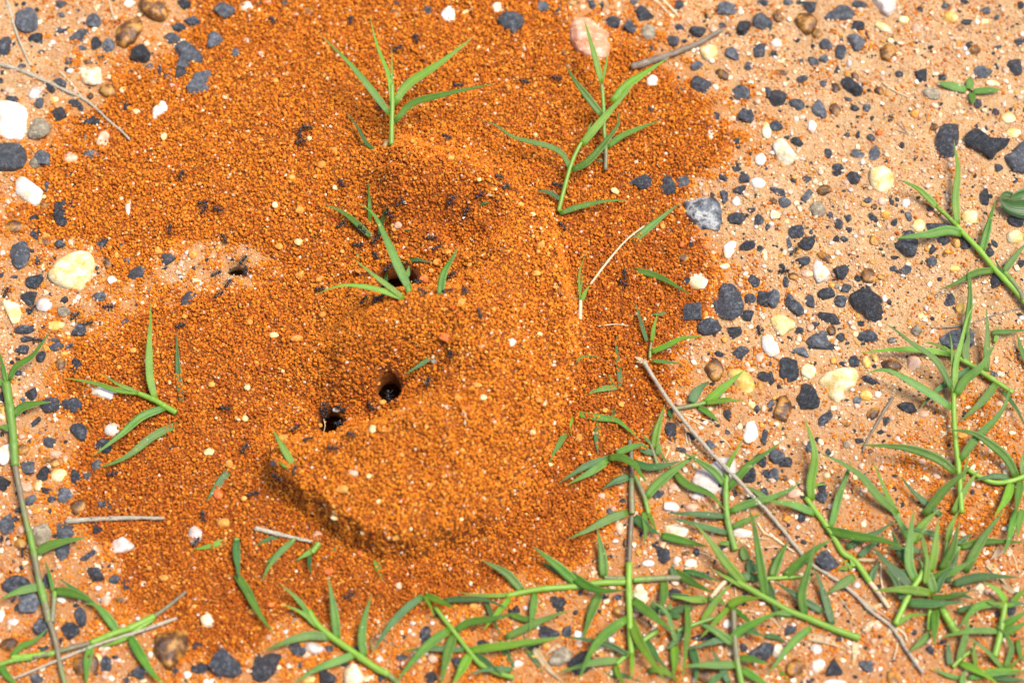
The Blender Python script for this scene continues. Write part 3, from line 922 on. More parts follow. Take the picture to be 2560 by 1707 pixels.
def blade(path, width, r, n_tip=1.55, fold=0.22, roll=0.0, blunt=False):
    """a grass leaf: V-folded, tapered, with a real thickness"""
    path = np.asarray(path, float); n = len(path)
    tang = np.gradient(path, axis=0); tang /= np.linalg.norm(tang, axis=1)[:, None] + 1e-12
    # the face of the leaf looks mostly up
    verts, uv, faces = [], [], []
    th = 0.11
    twist = roll + (r.random() - 0.5) * 0.5
    look = CAM / np.linalg.norm(CAM)
    for i in range(n):
        s = i / (n - 1)
        nrm = look * 0.65 + np.array([0, 0, 0.45])
        nrm = nrm - tang[i] * (nrm @ tang[i]); nrm /= np.linalg.norm(nrm)
        side = np.cross(tang[i], nrm)
        a = roll + twist * (s - 0.3)
        sd = side * math.cos(a) + nrm * math.sin(a)
        nn = nrm * math.cos(a) - side * math.sin(a)
        grow = 0.62 + 0.38 * min(1.0, s / 0.22)
        tip = (1 - (max(0, s - 0.18) / 0.82) ** n_tip)
        if blunt: tip = 1 - 0.25 * s
        w = width / 2 * grow * max(tip, 0.05)
        w *= 1 + 0.05 * math.sin(s * 17 + r.random() * 0.5)
        f = fold * w * (1 - 0.4 * s)
        for u in (-1, -0.5, 0, 0.5, 1):
            q = path[i] + sd * (u * w) + nn * (abs(u) ** 1.4 * f)
            verts.append(q + nn * th / 2); uv.append(((u + 1) / 2, s))
        for u in (1, 0.5, 0, -0.5, -1):
            q = path[i] + sd * (u * w) + nn * (abs(u) ** 1.4 * f)
            verts.append(q - nn * th / 2); uv.append(((u + 1) / 2, s))
    for i in range(n - 1):
        for k in range(10):
            k2 = (k + 1) % 10
            faces.append((i * 10 + k, i * 10 + k2, (i + 1) * 10 + k2, (i + 1) * 10 + k))
    faces.append(tuple(range(10))[::-1]); faces.append(tuple((n - 1) * 10 + k for k in range(10)))
    return np.array(verts), faces, np.array(uv)

def lifted(pxs, base_z, k, clear, n, base_lift=0.0, end_k=0.75):
    """3-D path over picture points: starts at height base_z and climbs by k per mm of picture length"""
    L = np.concatenate([[0], np.cumsum([math.dist(pxs[i], pxs[i + 1]) for i in range(len(pxs) - 1)])]) * MMPX
    tot = L[-1]
    pts = []
    for (px, py), l in zip(pxs, L):
        s = l / max(tot, 1e-6)
        z = base_z + k * tot * (s - (1 - end_k) * s * s * 1.0) + base_lift
        h = hit(px, py)
        z = max(z, h[2] + (clear if s > 0.08 else -0.4))
        x, y = plane_pt(px, py, z)
        pts.append((float(x), float(y), float(z)))
    return spline(pts, n)

def leaf_part(tile, width, shade, text, parent, r, k, base_z=None, name='leaf_blade', blunt=False):
    pxs = px_path(tile, text)
    b = hit(*pxs[0])
    z0 = b[2] + 1.0 if base_z is None else base_z
    kk = k * (0.7 + 0.6 * r.random())
    path = lifted(pxs, z0, kk, 0.5 + 1.2 * r.random(), 15)
    roll = (r.random() - 0.5) * 0.7
    v, f, uv = blade(path, width * MMT * 0.95 / math.cos(roll), r, roll=roll, blunt=blunt)
    return mesh_obj(name, v, f, LEAF[shade], parent=parent, uv=uv)

def stem_part(tile, width, mat, text, parent, r, lift0=0.6, k=0.0, name='stem', taper=0.85, nodes=True):
    pxs = px_path(tile, text)
    rad = width * MMT / 2
    b = hit(*pxs[0])
    path = lifted(pxs, b[2] + lift0 + rad * 0.6, k, rad * 0.7, 30)
    t = np.linspace(0, 1, len(path))
    rr = rad * (1 - (1 - taper) * t)
    if nodes:
        for c in (0.3 + 0.1 * r.random(), 0.66 + 0.1 * r.random()):
            rr = rr * (1 + 0.20 * np.exp(-((t - c) / 0.018) ** 2))
    v, f, uv = tube(path, rr, 8)
    return mesh_obj(name, v, f, STEM[mat], parent=parent, uv=uv), path

def plant(label, landmark, spec, name='grass_shoot', cat='grass', k=0.16, group='grass growing round the ant hill', lift0=0.8):
    """spec lines: S tile width mat k pts | L tile width shade pts (a trailing ! on the width = climbs more)"""
    lines = [q.strip() for q in spec.strip().splitlines() if q.strip()]
    first = lines[0].split()
    t0 = int(first[1]); ptxt = [q for q in first if ',' in q][0]
    p0 = hit(*px_path(t0, ptxt)[0])
    root = thing(name, label, cat, p0, group)
    r = np.random.default_rng(abs(hash_text(label)))
    if landmark:
        LANDMARKS.append((landmark, p0[0], p0[1]))
    stems = []
    for ln in lines:
        q = ln.split()
        pts = ' '.join(t for t in q if ',' in t)
        if q[0] == 'S':
            sk = float(q[4]) if ',' not in q[4] else 0.0
            o, path = stem_part(int(q[1]), float(q[2]), q[3], pts, root, r, lift0, sk)
            stems.append(path)
        elif q[0] == 'L':
            boost = q[2].endswith('!')
            w = float(q[2].rstrip('!'))
            b = hit(*px_path(int(q[1]), pts)[0])
            z0 = b[2] + lift0 + 0.6
            # a leaf springs from the nearest stem point as the camera sees it
            if stems:
                bx, by = px_path(int(q[1]), pts)[0]
                best, bz = 26.0, None
                for path in stems:
                    u, vv = cam_px(path)
                    d = np.hypot(u - bx, vv - by); j = int(np.argmin(d))
                    if d[j] < best: best, bz = d[j], path[j][2]
                if bz is not None: z0 = bz + 0.2
            leaf_part(int(q[1]), w, q[3], pts, root, r, k * (2.2 if boost else 1.0), z0)
    return root

def hash_text(t):
    h = 7
    for ch in t: h = (h * 31 + ord(ch)) & 0x7fffffff
    return h

def cam_px(P):
    d = np.asarray(P) - CAM
    dep = d @ FWD
    kk = 36.0 / LENS / 2560.0
    return 1280 + d[:, 0] / dep / kk, 853.5 - (d @ UPV) / dep / kk

def lone_blade(tile, width, shade, text, k=0.16, label=None, buried=True, name='grass_leaf'):
    pxs = px_path(tile, text)
    b = hit(*pxs[0])
    r = np.random.default_rng(abs(hash_text(text)))
    path = lifted(pxs, b[2] - (0.8 if buried else -0.3), k, 0.3, 15)
    roll = (r.random() - 0.5) * 0.6
    v, f, uv = blade(path, width * MMT * 0.95 / math.cos(roll), r, roll=roll)
    o = mesh_obj(name, v, f, LEAF[shade], uv=uv, loc=b)
    tag(o, label, 'grass blade' if shade != 'y' else 'dry leaf', 'loose grass blades' if shade != 'y' else 'dry leaves and straw')
    if not label:
        L = sum(math.dist(pxs[i], pxs[i + 1]) for i in range(len(pxs) - 1)) / TS
        desc = {'b': 'bright green', 'g': 'green', 'd': 'dark green', 'y': 'straw coloured'}[shade]
        sz = 'short ' if L < 200 else 'long ' if L > 420 else ''
        PENDING.append((o, f'{sz}{desc} {"grass blade" if shade != "y" else "dry leaf"}', b[0], b[1]))
    return o

def twig(tile, width, mat, text, label=None, name='twig', cat='twig', clear=None, n=40, taper=0.6, group='dry twigs and stems', landmark=None):
    pxs = px_path(tile, text)
    r = np.random.default_rng(abs(hash_text(text)))
    rad = width * MMT / 2
    b = hit(*pxs[0])
    path = lifted(pxs, b[2] + rad * 0.7, 0.0, rad * (0.75 if clear is None else clear), n)
    t = np.linspace(0, 1, n)
    rr = rad * (1 - (1 - taper) * t) * (1 + 0.10 * np.sin(t * 23 + r.random() * 6) * np.sin(t * 9.1 + 1) + 0.05 * r.normal(size=n))
    rr[0] *= 0.7; rr[-1] *= 0.45
    path = path + r.normal(size=path.shape) * rad * 0.05
    v, f, uv = tube(path, rr, 9)
    o = mesh_obj(name, v, f, STEM[mat], uv=uv, loc=b)
    tag(o, label, cat, group)
    if not label:
        L = sum(math.dist(pxs[i], pxs[i + 1]) for i in range(len(pxs) - 1)) / TS
        PENDING.append((o, ('short ' if L < 160 else '') + {'y': 'straw coloured dry stem', 't': 'weathered twig', 'k': 'dark twig'}[mat], b[0], b[1]))
    if landmark:
        m = path[n // 2]; LANDMARKS.append((landmark, m[0], m[1]))
    return o

# ================================================================== ants
def ant_mesh(var):
    """one continuous worker: head, waist, gaster, six bent legs, elbowed feelers; 4 mm, facing +X"""
    r = np.random.default_rng(50 + var)
    V, F = [], []
    def add(path, rad, seg=8, squash=1.0):
        v, f, _ = tube(path, rad, seg, squash=squash)
        o = len(V)
        V.extend(v.tolist()); F.extend([tuple(i + o for i in q) for q in f])
    xs = np.array([-2.05, -1.98, -1.8, -1.5, -1.15, -0.9, -0.78, -0.68, -0.60, -0.52, -0.45, -0.30, 0.0, 0.28, 0.50, 0.62, 0.70, 0.78, 0.95, 1.15, 1.38, 1.50, 1.54])
    rs = np.array([0.04, 0.16, 0.34, 0.45, 0.42, 0.28, 0.11, 0.10, 0.15, 0.10, 0.12, 0.22, 0.25, 0.26, 0.21, 0.13, 0.11, 0.20, 0.34, 0.38, 0.27, 0.15, 0.03])
    bend = (r.random() - 0.5) * 0.35
    xi = np.linspace(xs[0], xs[-1], 46)
    body = np.stack([xi, bend * np.maximum(-xi - 0.5, 0) ** 1.5 + 0.12 * (r.random() - .5) * np.maximum(xi - .5, 0), 0.78 + 0.10 * np.cos(xi * 2.2)], -1)
    add(body, np.interp(xi, xs, rs) * 1.3, 10, 0.92)
    for s in (-1, 1):
        for j, (x0, spread, reach) in enumerate(((0.42, 0.75, 1.45), (0.05, 0.0, 1.5), (-0.28, -0.8, 1.75))):
            ph = (r.random() - 0.5) * 0.5
            dirv = np.array([spread + ph, s * 1.0, 0.0]); dirv /= np.linalg.norm(dirv)
            p0 = np.array([x0, s * 0.15, 0.66])
            k1 = p0 + dirv * reach * 0.42 + np.array([0, 0, 0.42])
            k2 = p0 + dirv * reach * 0.80 + np.array([0, 0, -0.30])
            k3 = p0 + dirv * reach * 1.08 + np.array([0.12 * np.sign(spread + .01), 0, -0.62])
            add(spline([p0, k1, k2, k3], 9), np.linspace(0.12, 0.075, 9), 5)
        q0 = np.array([1.42, s * 0.14, 0.84])
        q1 = q0 + np.array([0.30, s * 0.50, 0.16])
        q2 = q1 + np.array([0.62, s * (0.05 + 0.3 * r.random()), -0.25])
        add(spline([q0, q1, q2], 8), np.linspace(0.05, 0.06, 8), 5)
        m0 = np.array([1.45, s * 0.08, 0.72])
        add(spline([m0, m0 + [0.18, s * 0.06, -0.04], m0 + [0.27, -s * 0.03, -0.05]], 5), np.linspace(0.06, 0.03, 5), 5)
    V = np.array(V) * S
    me = bpy.data.meshes.new('ant')
    me.from_pydata(V.tolist(), [], F)
    me.polygons.foreach_set('use_smooth', np.ones(len(me.polygons), bool))
    me.materials.append(ANTM)
    return me
ANTS = [ant_mesh(k) for k in range(5)]
ant_source = None
def place_ant(tile, x, y, ang, size=1.0, label=None, raise_mm=0.0, where=None):
    global ant_source
    px, py = tp(tile, x, y)
    p = hit(px, py + 2)
    k = int(x * 7 + y * 3) % 5
    if ant_source is None:
        o = ant_source = bpy.data.objects.new('ant', ANTS[k])
    else:
        o = ant_source.copy(); o.data = ANTS[k]
        for q in ('label',):
            if q in o: del o[q]
    COL.objects.link(o)
    nrm = normal_at(p[0], p[1])
    head = math.radians(-ang)
    fw = Vector((math.cos(head), math.sin(head), 0)); fw = (fw - nrm * fw.dot(nrm)).normalized()
    M = Matrix((fw, nrm.cross(fw), nrm)).transposed()
    o.rotation_mode = 'QUATERNION'
    o.rotation_quaternion = M.to_quaternion()
    o.scale = (size * 1.12,) * 3
    o.location = (Vector(p.tolist()) + nrm * (0.35 + raise_mm + (0.1 if float(sample(TT, p[0], p[1])) > 0.2 else 0.0))) * S
    tag(o, label, 'ant', 'black ants round the burrows')
    if not label:
        t = float(sample(TT, p[0], p[1]))
        PENDING.append((o, 'black ant on orange pellets' if t > 0.2 else 'black ant on pale sand', p[0], p[1]))
    return o

# burrows and big reference spots for the labels
for ph, x, y in (('burrow in the bare patch', 540, 612), ('stone-blocked burrow', 760, 950), ('round front burrow', 895, 890), ('burrow below the pit grass', 912, 630)):
    q = hit(x * OV, y * OV); LANDMARKS.append((ph, q[0], q[1]))

# ================================================================== stones with a shape of their own
special('W', 0, 'big smooth white pebble cut by the picture edge above a grey-green one', 'big smooth white edge pebble', '-40,950 60,935 170,955 245,1000 262,1060 245,1230 190,1285 60,1285 -40,1240')
special('C', 0, 'rough cream stone chunk with brown stains beside the long dry stalk', 'rough cream chunk', '715,600 790,610 860,635 935,620 948,690 925,760 850,805 770,770 735,700')
special('B', 0, 'glossy two-toned ochre and dark brown pebble above the long dry stalk', 'two-toned ochre pebble', '1075,250 1180,180 1290,175 1320,270 1280,320 1240,400 1150,445 1070,420 1055,340')
special('B', 0, 'large rounded ochre brown pebble touching the top picture edge', 'large round ochre pebble', '1265,40 1330,-20 1470,-10 1540,60 1555,150 1500,210 1400,195 1300,130')
special('G', 0, 'large bluish grey slab with a broken outline half in the pellets', 'broken bluish grey slab', '1600,450 1690,385 1770,420 1850,520 1870,590 1760,590 1700,640 1620,610 1630,540')
special('G', 0, 'dark grey two-lobed stone lying at the rim of the pellets', 'grey two-lobed stone', '1770,680 1850,660 1930,640 1935,720 1915,820 1840,870 1740,865 1700,810 1760,745')
special('W', 0, 'small white shell-like chip with a pointed tail among the pellets', 'white shell-like chip', '1440,920 1500,915 1540,970 1535,1020 1470,1050 1410,1110 1390,1080 1395,1000')
special('G', 0, 'big pitted light grey pebble beside the thin dry stem', 'pitted light grey pebble', '130,130 200,90 270,50 330,110 360,190 355,260 290,310 200,310 160,270 130,210')
special('T', 0, 'greenish grey quartz pebble under the big smooth white pebble', 'greenish grey quartz', '255,1150 330,1090 410,1090 480,1180 480,1270 400,1300 260,1270')
special('G', 0, 'big grey-green stone cut by the picture edge below the white pebble', 'big grey-green edge stone', '-40,1330 80,1310 190,1340 255,1440 210,1550 80,1580 -40,1560')
special('W', 1, 'angular white pebble with tan flecks on the pellets near the top', 'angular white top pebble', '1775,20 1825,75 1825,180 1785,220 1720,190 1685,140 1710,90')
special('G', 2, 'large smooth grey pebble half sunk in pellets beside the white angular one', 'large smooth grey pebble', '-80,110 30,110 100,150 120,210 60,280 10,330 -50,280 -140,200')
special('R', 2, 'large reddish pink rough rock behind a tall grass shoot', 'large reddish pink rock', '540,180 700,155 850,180 930,270 900,360 905,440 880,560 700,555 600,510 550,430 525,300')
special('Y', 2, 'yellow and white rounded pebble just below the grey driftwood twig', 'yellow and white rounded pebble', '1700,450 1800,410 1880,430 1890,510 1820,575 1750,550')
special('K', 3, 'tall black trapezoid stone behind the tip of a grass leaf', 'tall black trapezoid stone', '1590,1150 1720,1150 1745,1300 1715,1440 1620,1475 1490,1400 1545,1260')
special('K', 3, 'large pointed bluish black stone next to the tall black trapezoid one', 'large pointed bluish black stone', '1790,1270 1930,1190 2080,1250 2150,1280 2215,1290 2190,1350 2100,1400 2050,1470 1980,1440 1890,1390 1820,1340')
special('G', 3, 'grey and white stone cut by the picture edge below the bluish black one', 'grey and white edge stone', '2150,1430 2230,1360 2360,1280 2420,1400 2400,1600 2260,1600 2180,1510')
special('C', 3, 'big cream coloured rough stone with an orange-dusted side', 'big cream rough stone', '30,1330 110,1280 220,1310 275,1400 230,1490 130,1540 80,1450')
special('K', 3, 'shiny black knobby pebble on the pale sand beside a red-brown one', 'shiny black knobby pebble', '660,740 740,710 800,760 870,830 865,890 800,910 750,850 680,800')
special('G', 3, 'long grey pebble with a pale flat top and dark lower edge', 'long pale-topped grey pebble', '505,170 560,120 640,60 720,65 815,130 800,180 700,195 560,200')
special('B', 3, 'rough dark brown stone with a small pebble tucked under it', 'rough dark brown stone', '235,200 290,130 400,145 460,210 440,270 380,330 330,320 280,260')
special('Q', 3, 'half white half brown stone touching the top picture edge', 'half white half brown stone', '945,10 1000,-30 1180,-20 1170,90 1110,170 1040,120')
special('B', 3, 'ochre ball-shaped pebble alone on the pale sand', 'ochre ball-shaped pebble', '1020,450 1090,405 1160,440 1170,510 1110,570 1040,550')
special('Y', 13, 'large cream and orange-yellow pebble with a twig scrap on top', 'large cream and orange pebble', '920,80 930,-10 1060,-40 1120,0 1165,90 1140,170 1040,200 960,170')
special('W', 10, 'bright white oblong pebble at the edge of the pellets', 'bright white oblong pebble', '210,40 300,110 400,190 385,270 335,335 225,280 140,200 135,100')
special('Y', 10, 'very large smooth cream pebble at the rim of the heap', 'very large smooth cream pebble', '740,725 820,730 865,790 868,880 830,1000 745,1115 620,1095 500,1040 445,1000 440,950 520,840 630,765')
special('K', 10, 'tall black stone with a step in it beside the bright white pebble', 'stepped tall black stone', '500,280 560,255 610,280 605,390 610,490 530,500 490,420 460,370')
special('G', 10, 'flat bluish grey slab beside the very large cream pebble', 'flat bluish grey slab', '115,690 210,645 270,690 285,790 240,880 175,910 120,860 95,780')
special('Y', 10, 'yellow-rimmed white stone with a cleft at the picture edge', 'yellow-rimmed cleft stone', '15,1200 90,1160 180,1210 205,1300 190,1370 125,1425 70,1330')
special('V', 10, 'small golden yellow flat stone above a green runner leaf', 'golden flat stone', '420,1380 510,1370 605,1400 580,1440 510,1475 440,1450')
special('W', 10, 'milky translucent white shard upright in the pellets', 'milky white shard', '1140,245 1225,240 1200,300 1190,390 1160,420 1145,340')
special('M', 12, 'large mottled black and grey rock with a pale oval patch', 'large mottled rock', '1535,265 1700,262 1850,270 1900,340 1935,470 1890,560 1800,530 1700,545 1620,500 1600,400')
special('K', 12, 'black stone with a yellowish grey patch on the pellets', 'patched black stone', '1020,80 1120,70 1190,10 1250,10 1285,80 1270,150 1190,170 1080,130 1030,150')
special('K', 12, 'black three-sided stone leaning on a bluish grey one', 'three-sided leaning black stone', '1330,140 1390,60 1440,45 1500,120 1520,190 1430,220 1380,205')
special('G', 12, 'bluish grey four-sided stone leaned on by a black one', 'bluish grey leaned-on stone', '1490,70 1540,20 1600,50 1640,110 1590,160 1530,175')
special('W', 12, 'white wedge-shaped pebble with a thin ring beside it', 'white wedge pebble', '1930,700 1990,650 2060,650 2040,740 1980,815 1940,790')
special('C', 12, 'square cream stone at the rim of the pellets', 'square cream stone', '1620,920 1700,910 1780,930 1800,1020 1760,1090 1660,1085 1605,1040')
special('K', 12, 'huge jagged black stone at the edge of the pellets', 'huge jagged black stone', '1790,1195 1870,1160 1930,1040 2030,1050 2090,1120 2120,1240 2110,1330 2030,1380 1930,1360 1850,1290')
special('K', 12, 'blocky black stone below the huge jagged one', 'blocky black stone', '1700,1400 1780,1350 1910,1350 1925,1440 1870,1500 1760,1510 1700,1480')
special('K', 13, 'large oval smooth black pebble with a grey scuff', 'large oval black pebble', '750,1140 830,1080 920,1100 1010,1160 1080,1240 1095,1330 1040,1400 920,1375 800,1290 745,1200')
special('K', 13, 'large black stone crossed by a green leaf', 'leaf-crossed black stone', '1160,590 1250,545 1350,570 1378,660 1350,800 1280,795 1210,740 1155,690')
special('W', 13, 'tall white pointed pebble on the pale sand', 'tall white pointed pebble', '430,800 480,815 530,880 572,940 530,1000 450,1040 415,960 415,880')
special('Y', 13, 'smooth yellow-white pebble next to a pinkish white one', 'smooth yellow-white pebble', '10,1340 60,1305 130,1310 255,1395 250,1440 205,1465 130,1525 45,1445')
special('K', 13, 'long knobbly black pebble above the smooth yellow-white one', 'long knobbly black pebble', '120,1140 190,1110 260,1170 340,1270 340,1320 280,1345 190,1270 120,1200')
special('G', 13, 'grey-black stone lying half under the grass at the picture side', 'grassed-over grey-black stone', '1560,1530 1680,1460 1850,1450 1910,1500 1890,1600 1700,1640 1580,1600')
special('W', 23, 'pinkish white rounded pebble next to the smooth yellow-white one', 'pinkish white rounded pebble', '-70,-60 20,-90 80,0 110,100 60,140 0,140 -60,60')
special('Y', 23, 'big yellow-white heart-shaped pebble on the pale sand', 'big heart-shaped yellow pebble', '455,370 540,280 640,245 790,240 835,310 800,410 700,460 680,540 630,565 550,500 500,420')
special('K', 23, 'black stone riddled with holes beside a yellow pebble', 'holed black stone', '105,160 180,145 275,160 285,280 270,345 190,375 105,320')
special('K', 23, 'speckled black shield-shaped stone below the yellow pebble', 'speckled shield-shaped stone', '300,360 350,370 430,440 475,540 455,615 290,610 255,490')
special('B', 23, 'glossy dark brown knobby stone beside the speckled black one', 'glossy brown knobby stone', '100,500 160,480 215,560 220,610 160,750 110,720 30,690 70,600')
special('G', 23, 'grey and white translucent quartz with a fork-like end', 'forked grey quartz', '190,80 250,60 330,50 380,130 370,155 300,120 240,110 190,100')
special('B', 22, 'smooth round brown pebble at the edge of the pellets', 'smooth round brown pebble', '1800,190 1860,155 1925,200 1940,280 1900,350 1850,370 1790,310 1760,240')
special('V', 22, 'rough ochre-yellow rock behind a green leaf', 'rough ochre-yellow rock', '1970,260 2080,240 2180,300 2235,400 2200,460 2130,470 2060,430 1990,350')
special('Q', 22, 'very large milky quartz stone lying under the long twig', 'very large milky quartz', '1890,1050 2040,1060 2060,1200 2040,1320 1950,1400 1790,1380 1640,1270 1690,1180', 0.42)
special('W', 22, 'clean white oval pebble on the sand beside the long twig', 'clean white oval pebble', '2140,740 2200,710 2245,770 2255,860 2200,920 2140,940 2110,870')
special('W', 20, 'long pinkish white pebble under a thin grass leaf', 'long pinkish white pebble', '735,425 800,370 900,360 1000,400 1075,450 1020,520 930,500 830,480')
special('B', 30, 'big dark brown pointed rock by the grass runner', 'big dark brown rock', '1420,1130 1560,1105 1700,1060 1765,1110 1745,1260 1640,1370 1560,1465 1485,1405 1415,1280')
special('K', 30, 'glossy black three-cornered stone with a light grey top', 'glossy three-cornered stone', '2040,1240 2100,1310 2200,1400 2215,1480 2150,1520 1980,1510 1910,1450 1950,1330')
special('Q', 30, 'bluish white ragged quartz lump among the pellets', 'bluish white quartz lump', '985,340 1040,260 1130,225 1190,270 1245,320 1190,365 1060,385')
special('Q', 30, 'upright white and pink quartz pebble beside a bright leaf', 'upright white-pink quartz', '1730,150 1790,120 1850,170 1850,260 1770,320 1715,240')
special('T', 30, 'tan-grey pebble with a straight side next to the runner stem', 'straight-sided tan pebble', '290,150 370,100 450,130 485,210 440,280 350,330 300,270')
special('G', 30, 'grey stone in two steps beside the straight-sided tan pebble', 'two-step grey stone', '520,110 690,110 690,200 640,260 640,400 560,450 500,380 520,240')
special('K', 31, 'large shiny black stone partly buried in orange pellets', 'partly buried shiny black stone', '-20,1310 90,1290 250,1320 200,1430 190,1500 60,1570 -30,1540')
special('C', 32, 'upright cream tooth-like stone behind a green stem', 'upright cream tooth-like stone', '1120,670 1200,645 1275,680 1288,740 1260,840 1210,915 1110,925 1095,800')
special('T', 32, 'speckled tan-grey rounded stone beside a dry leaf', 'speckled tan-grey stone', '330,1370 390,1270 480,1230 550,1290 540,1370 430,1415 350,1410')
special('K', 32, 'black slanting stone with a notch among the grass', 'notched slanting black stone', '1280,290 1320,280 1370,330 1440,360 1450,440 1410,490 1340,450 1320,360')
special('K', 32, 'flat black wedge-shaped stone under a green leaf', 'flat black wedge stone', '230,1030 300,1040 450,1120 440,1150 330,1170 215,1140')
special('K', 33, 'black pyramid-shaped stone beside a cream pebble at the bottom edge', 'black pyramid stone', '600,1335 640,1380 685,1470 680,1500 520,1510 540,1440')
special('B', 33, 'grey-brown egg-shaped stone next to the cream pebble', 'grey-brown egg-shaped stone', '180,1380 250,1320 340,1370 355,1430 290,1500 220,1540 160,1470')
special('W', 33, 'cream white square pebble between two dark stones', 'cream white square pebble', '400,1370 480,1345 530,1380 520,1440 440,1480 395,1440')
special('W', 11, 'small flat white chip lying on the heap', 'flat white chip', '2295,1535 2365,1515 2390,1555 2350,1605 2310,1600')
special('W', 21, 'pale stone stuck in the burrow mouth', 'pale stone in the burrow', '700,600 720,580 775,598 780,618 740,632 700,625')

# ================================================================== the other stones, tile by tile
stones(0, '''K 565 35 130 90 10;K 222 35 55 45;K 152 40 40 60;K 345 95 75 50 30;G 558 135 75 60;G 870 185 160 150;K 325 352 140 105;K 578 272 140 75 -5
G 735 325 250 130 -20;K 35 415 150 200;K 385 478 80 45;K 885 390 110 130;G 1000 410 115 140;K 128 402 30 60;G 760 440 85 50;K 1690 40 130 100
K 1820 0 120 40;G 2060 90 210 180;K 1770 195 190 110 20;K 1635 245 140 95 25;G 1575 350 165 115 10;G 1970 350 160 175;K 1290 485 185 190;G 2160 470 75 110
K 630 560 85 70;K 612 635 50 60;B 805 565 85 55;K 930 530 80 45;G 1370 620 90 100;K 1450 625 60 120;G 1540 660 75 170;G 1655 655 110 120;K 1200 655 45 60
B 1400 725 70 120;K 205 605 75 60;K 545 755 160 85 30;K 455 800 150 70 45;B 990 825 165 140;Y 1125 815 70 70;B 825 880 65 70;K 690 940 130 90;K 740 990 60 70
K 115 920 120 80;K 535 1040 165 150;K 790 1095 270 110 5;K 1165 955 85 95;Y 1235 1010 95 60;G 400 1445 165 165;G 835 1400 160 90 10;P 640 1430 150 120;K 760 1497 50 45
T 325 1500 100 100;Q 325 845 140 140;Y 495 915 90 60;W 1170 35 110 90;W 2260 50 140 120;P 940 1250 120 170;B 775 1255 60 110;K 1080 205 75 40 -10;A 1500 1250 60 80
K 20 660 40 60;K 12 740 40 60;Q 1590 780 110 50 30;G 355 940 100 110;Q 2260 360 60 60;W 480 390 60 50;W 640 650 70 50;P 90 830 90 70;K 20 830 30 40;B 720 960 50 40;G 1230 1380 60 40;K 1720 1558 60 30''')
stones(1, '''W 2210 60 130 120;K 1580 80 90 120;K 1290 20 90 50;B 1285 120 150 70 35;K 260 15 90 50;K 25 20 50 50;Q 100 15 90 60;Y 20 85 50 60;P 350 120 80 40;B 475 100 110 100;B 240 415 80 40 20
O 600 1510 90 80;O 720 1380 55 75;O 1410 1160 50 50;O 1785 1450 70 60;O 180 740 60 60;O 1435 1290 50 50;A 490 1270 55 60;P 45 475 60 50;A 660 720 50 40;A 2035 435 40 40;A 1915 110 40 80 60;O 2310 800 50 50;D 810 220 60 50;O 1610 1280 50 50;Q 885 1220 35 50;O 1000 1345 60 60;A 1200 1320 80 90''')
stones(2, '''G 300 50 140 110;K 415 100 110 80 -45;B 550 25 110 80;K 735 35 70 110;K 815 55 65 120;G 1120 25 90 60;K 1215 115 180 160;K 925 215 150 130 40;K 1085 250 150 150;T 1250 290 150 170;K 420 280 70 95
K 1525 35 90 110;K 1530 255 95 70;K 1700 285 170 130;K 1455 375 160 110 20;K 1580 380 60 40;K 1275 440 100 75;K 1375 462 30 30;G 1970 75 190 170 30;B 1800 135 85 95;K 1870 100 50 50;K 2120 250 140 170;G 2290 195 190 170
G 1925 235 90 60 20;K 1980 315 60 50;K 2300 25 110 70;G 2000 485 200 130 60;K 2265 445 110 190;K 2170 605 85 90;G 1690 600 120 95;K 1745 775 220 180;B 1925 680 150 90 45;G 2105 855 190 140 25;K 2345 850 90 120;K 2140 1060 160 160
K 1875 1060 60 100;K 1535 825 95 85;K 1275 985 75 55;K 1833 893 35 45;W 1285 730 110 130;W 1825 1215 80 110;K 2060 1290 60 80;K 1720 1330 50 40;W 2275 1450 110 130;P 1615 185 65 50;D 2200 95 50 40;K 925 572 55 40;P 140 435 80 50;Y 2330 1180 90 190
W 480 135 35 35;P 1590 720 50 50;W 2040 935 50 40;A 1730 1040 40 40;K 1790 1160 30 40;K 1580 1190 40 50;K 2005 905 40 40;W 1410 1395 35 35;A 215 1235 50 50;K 1730 1510 40 50;K 2060 1545 90 60;B 480 470 60 70''')
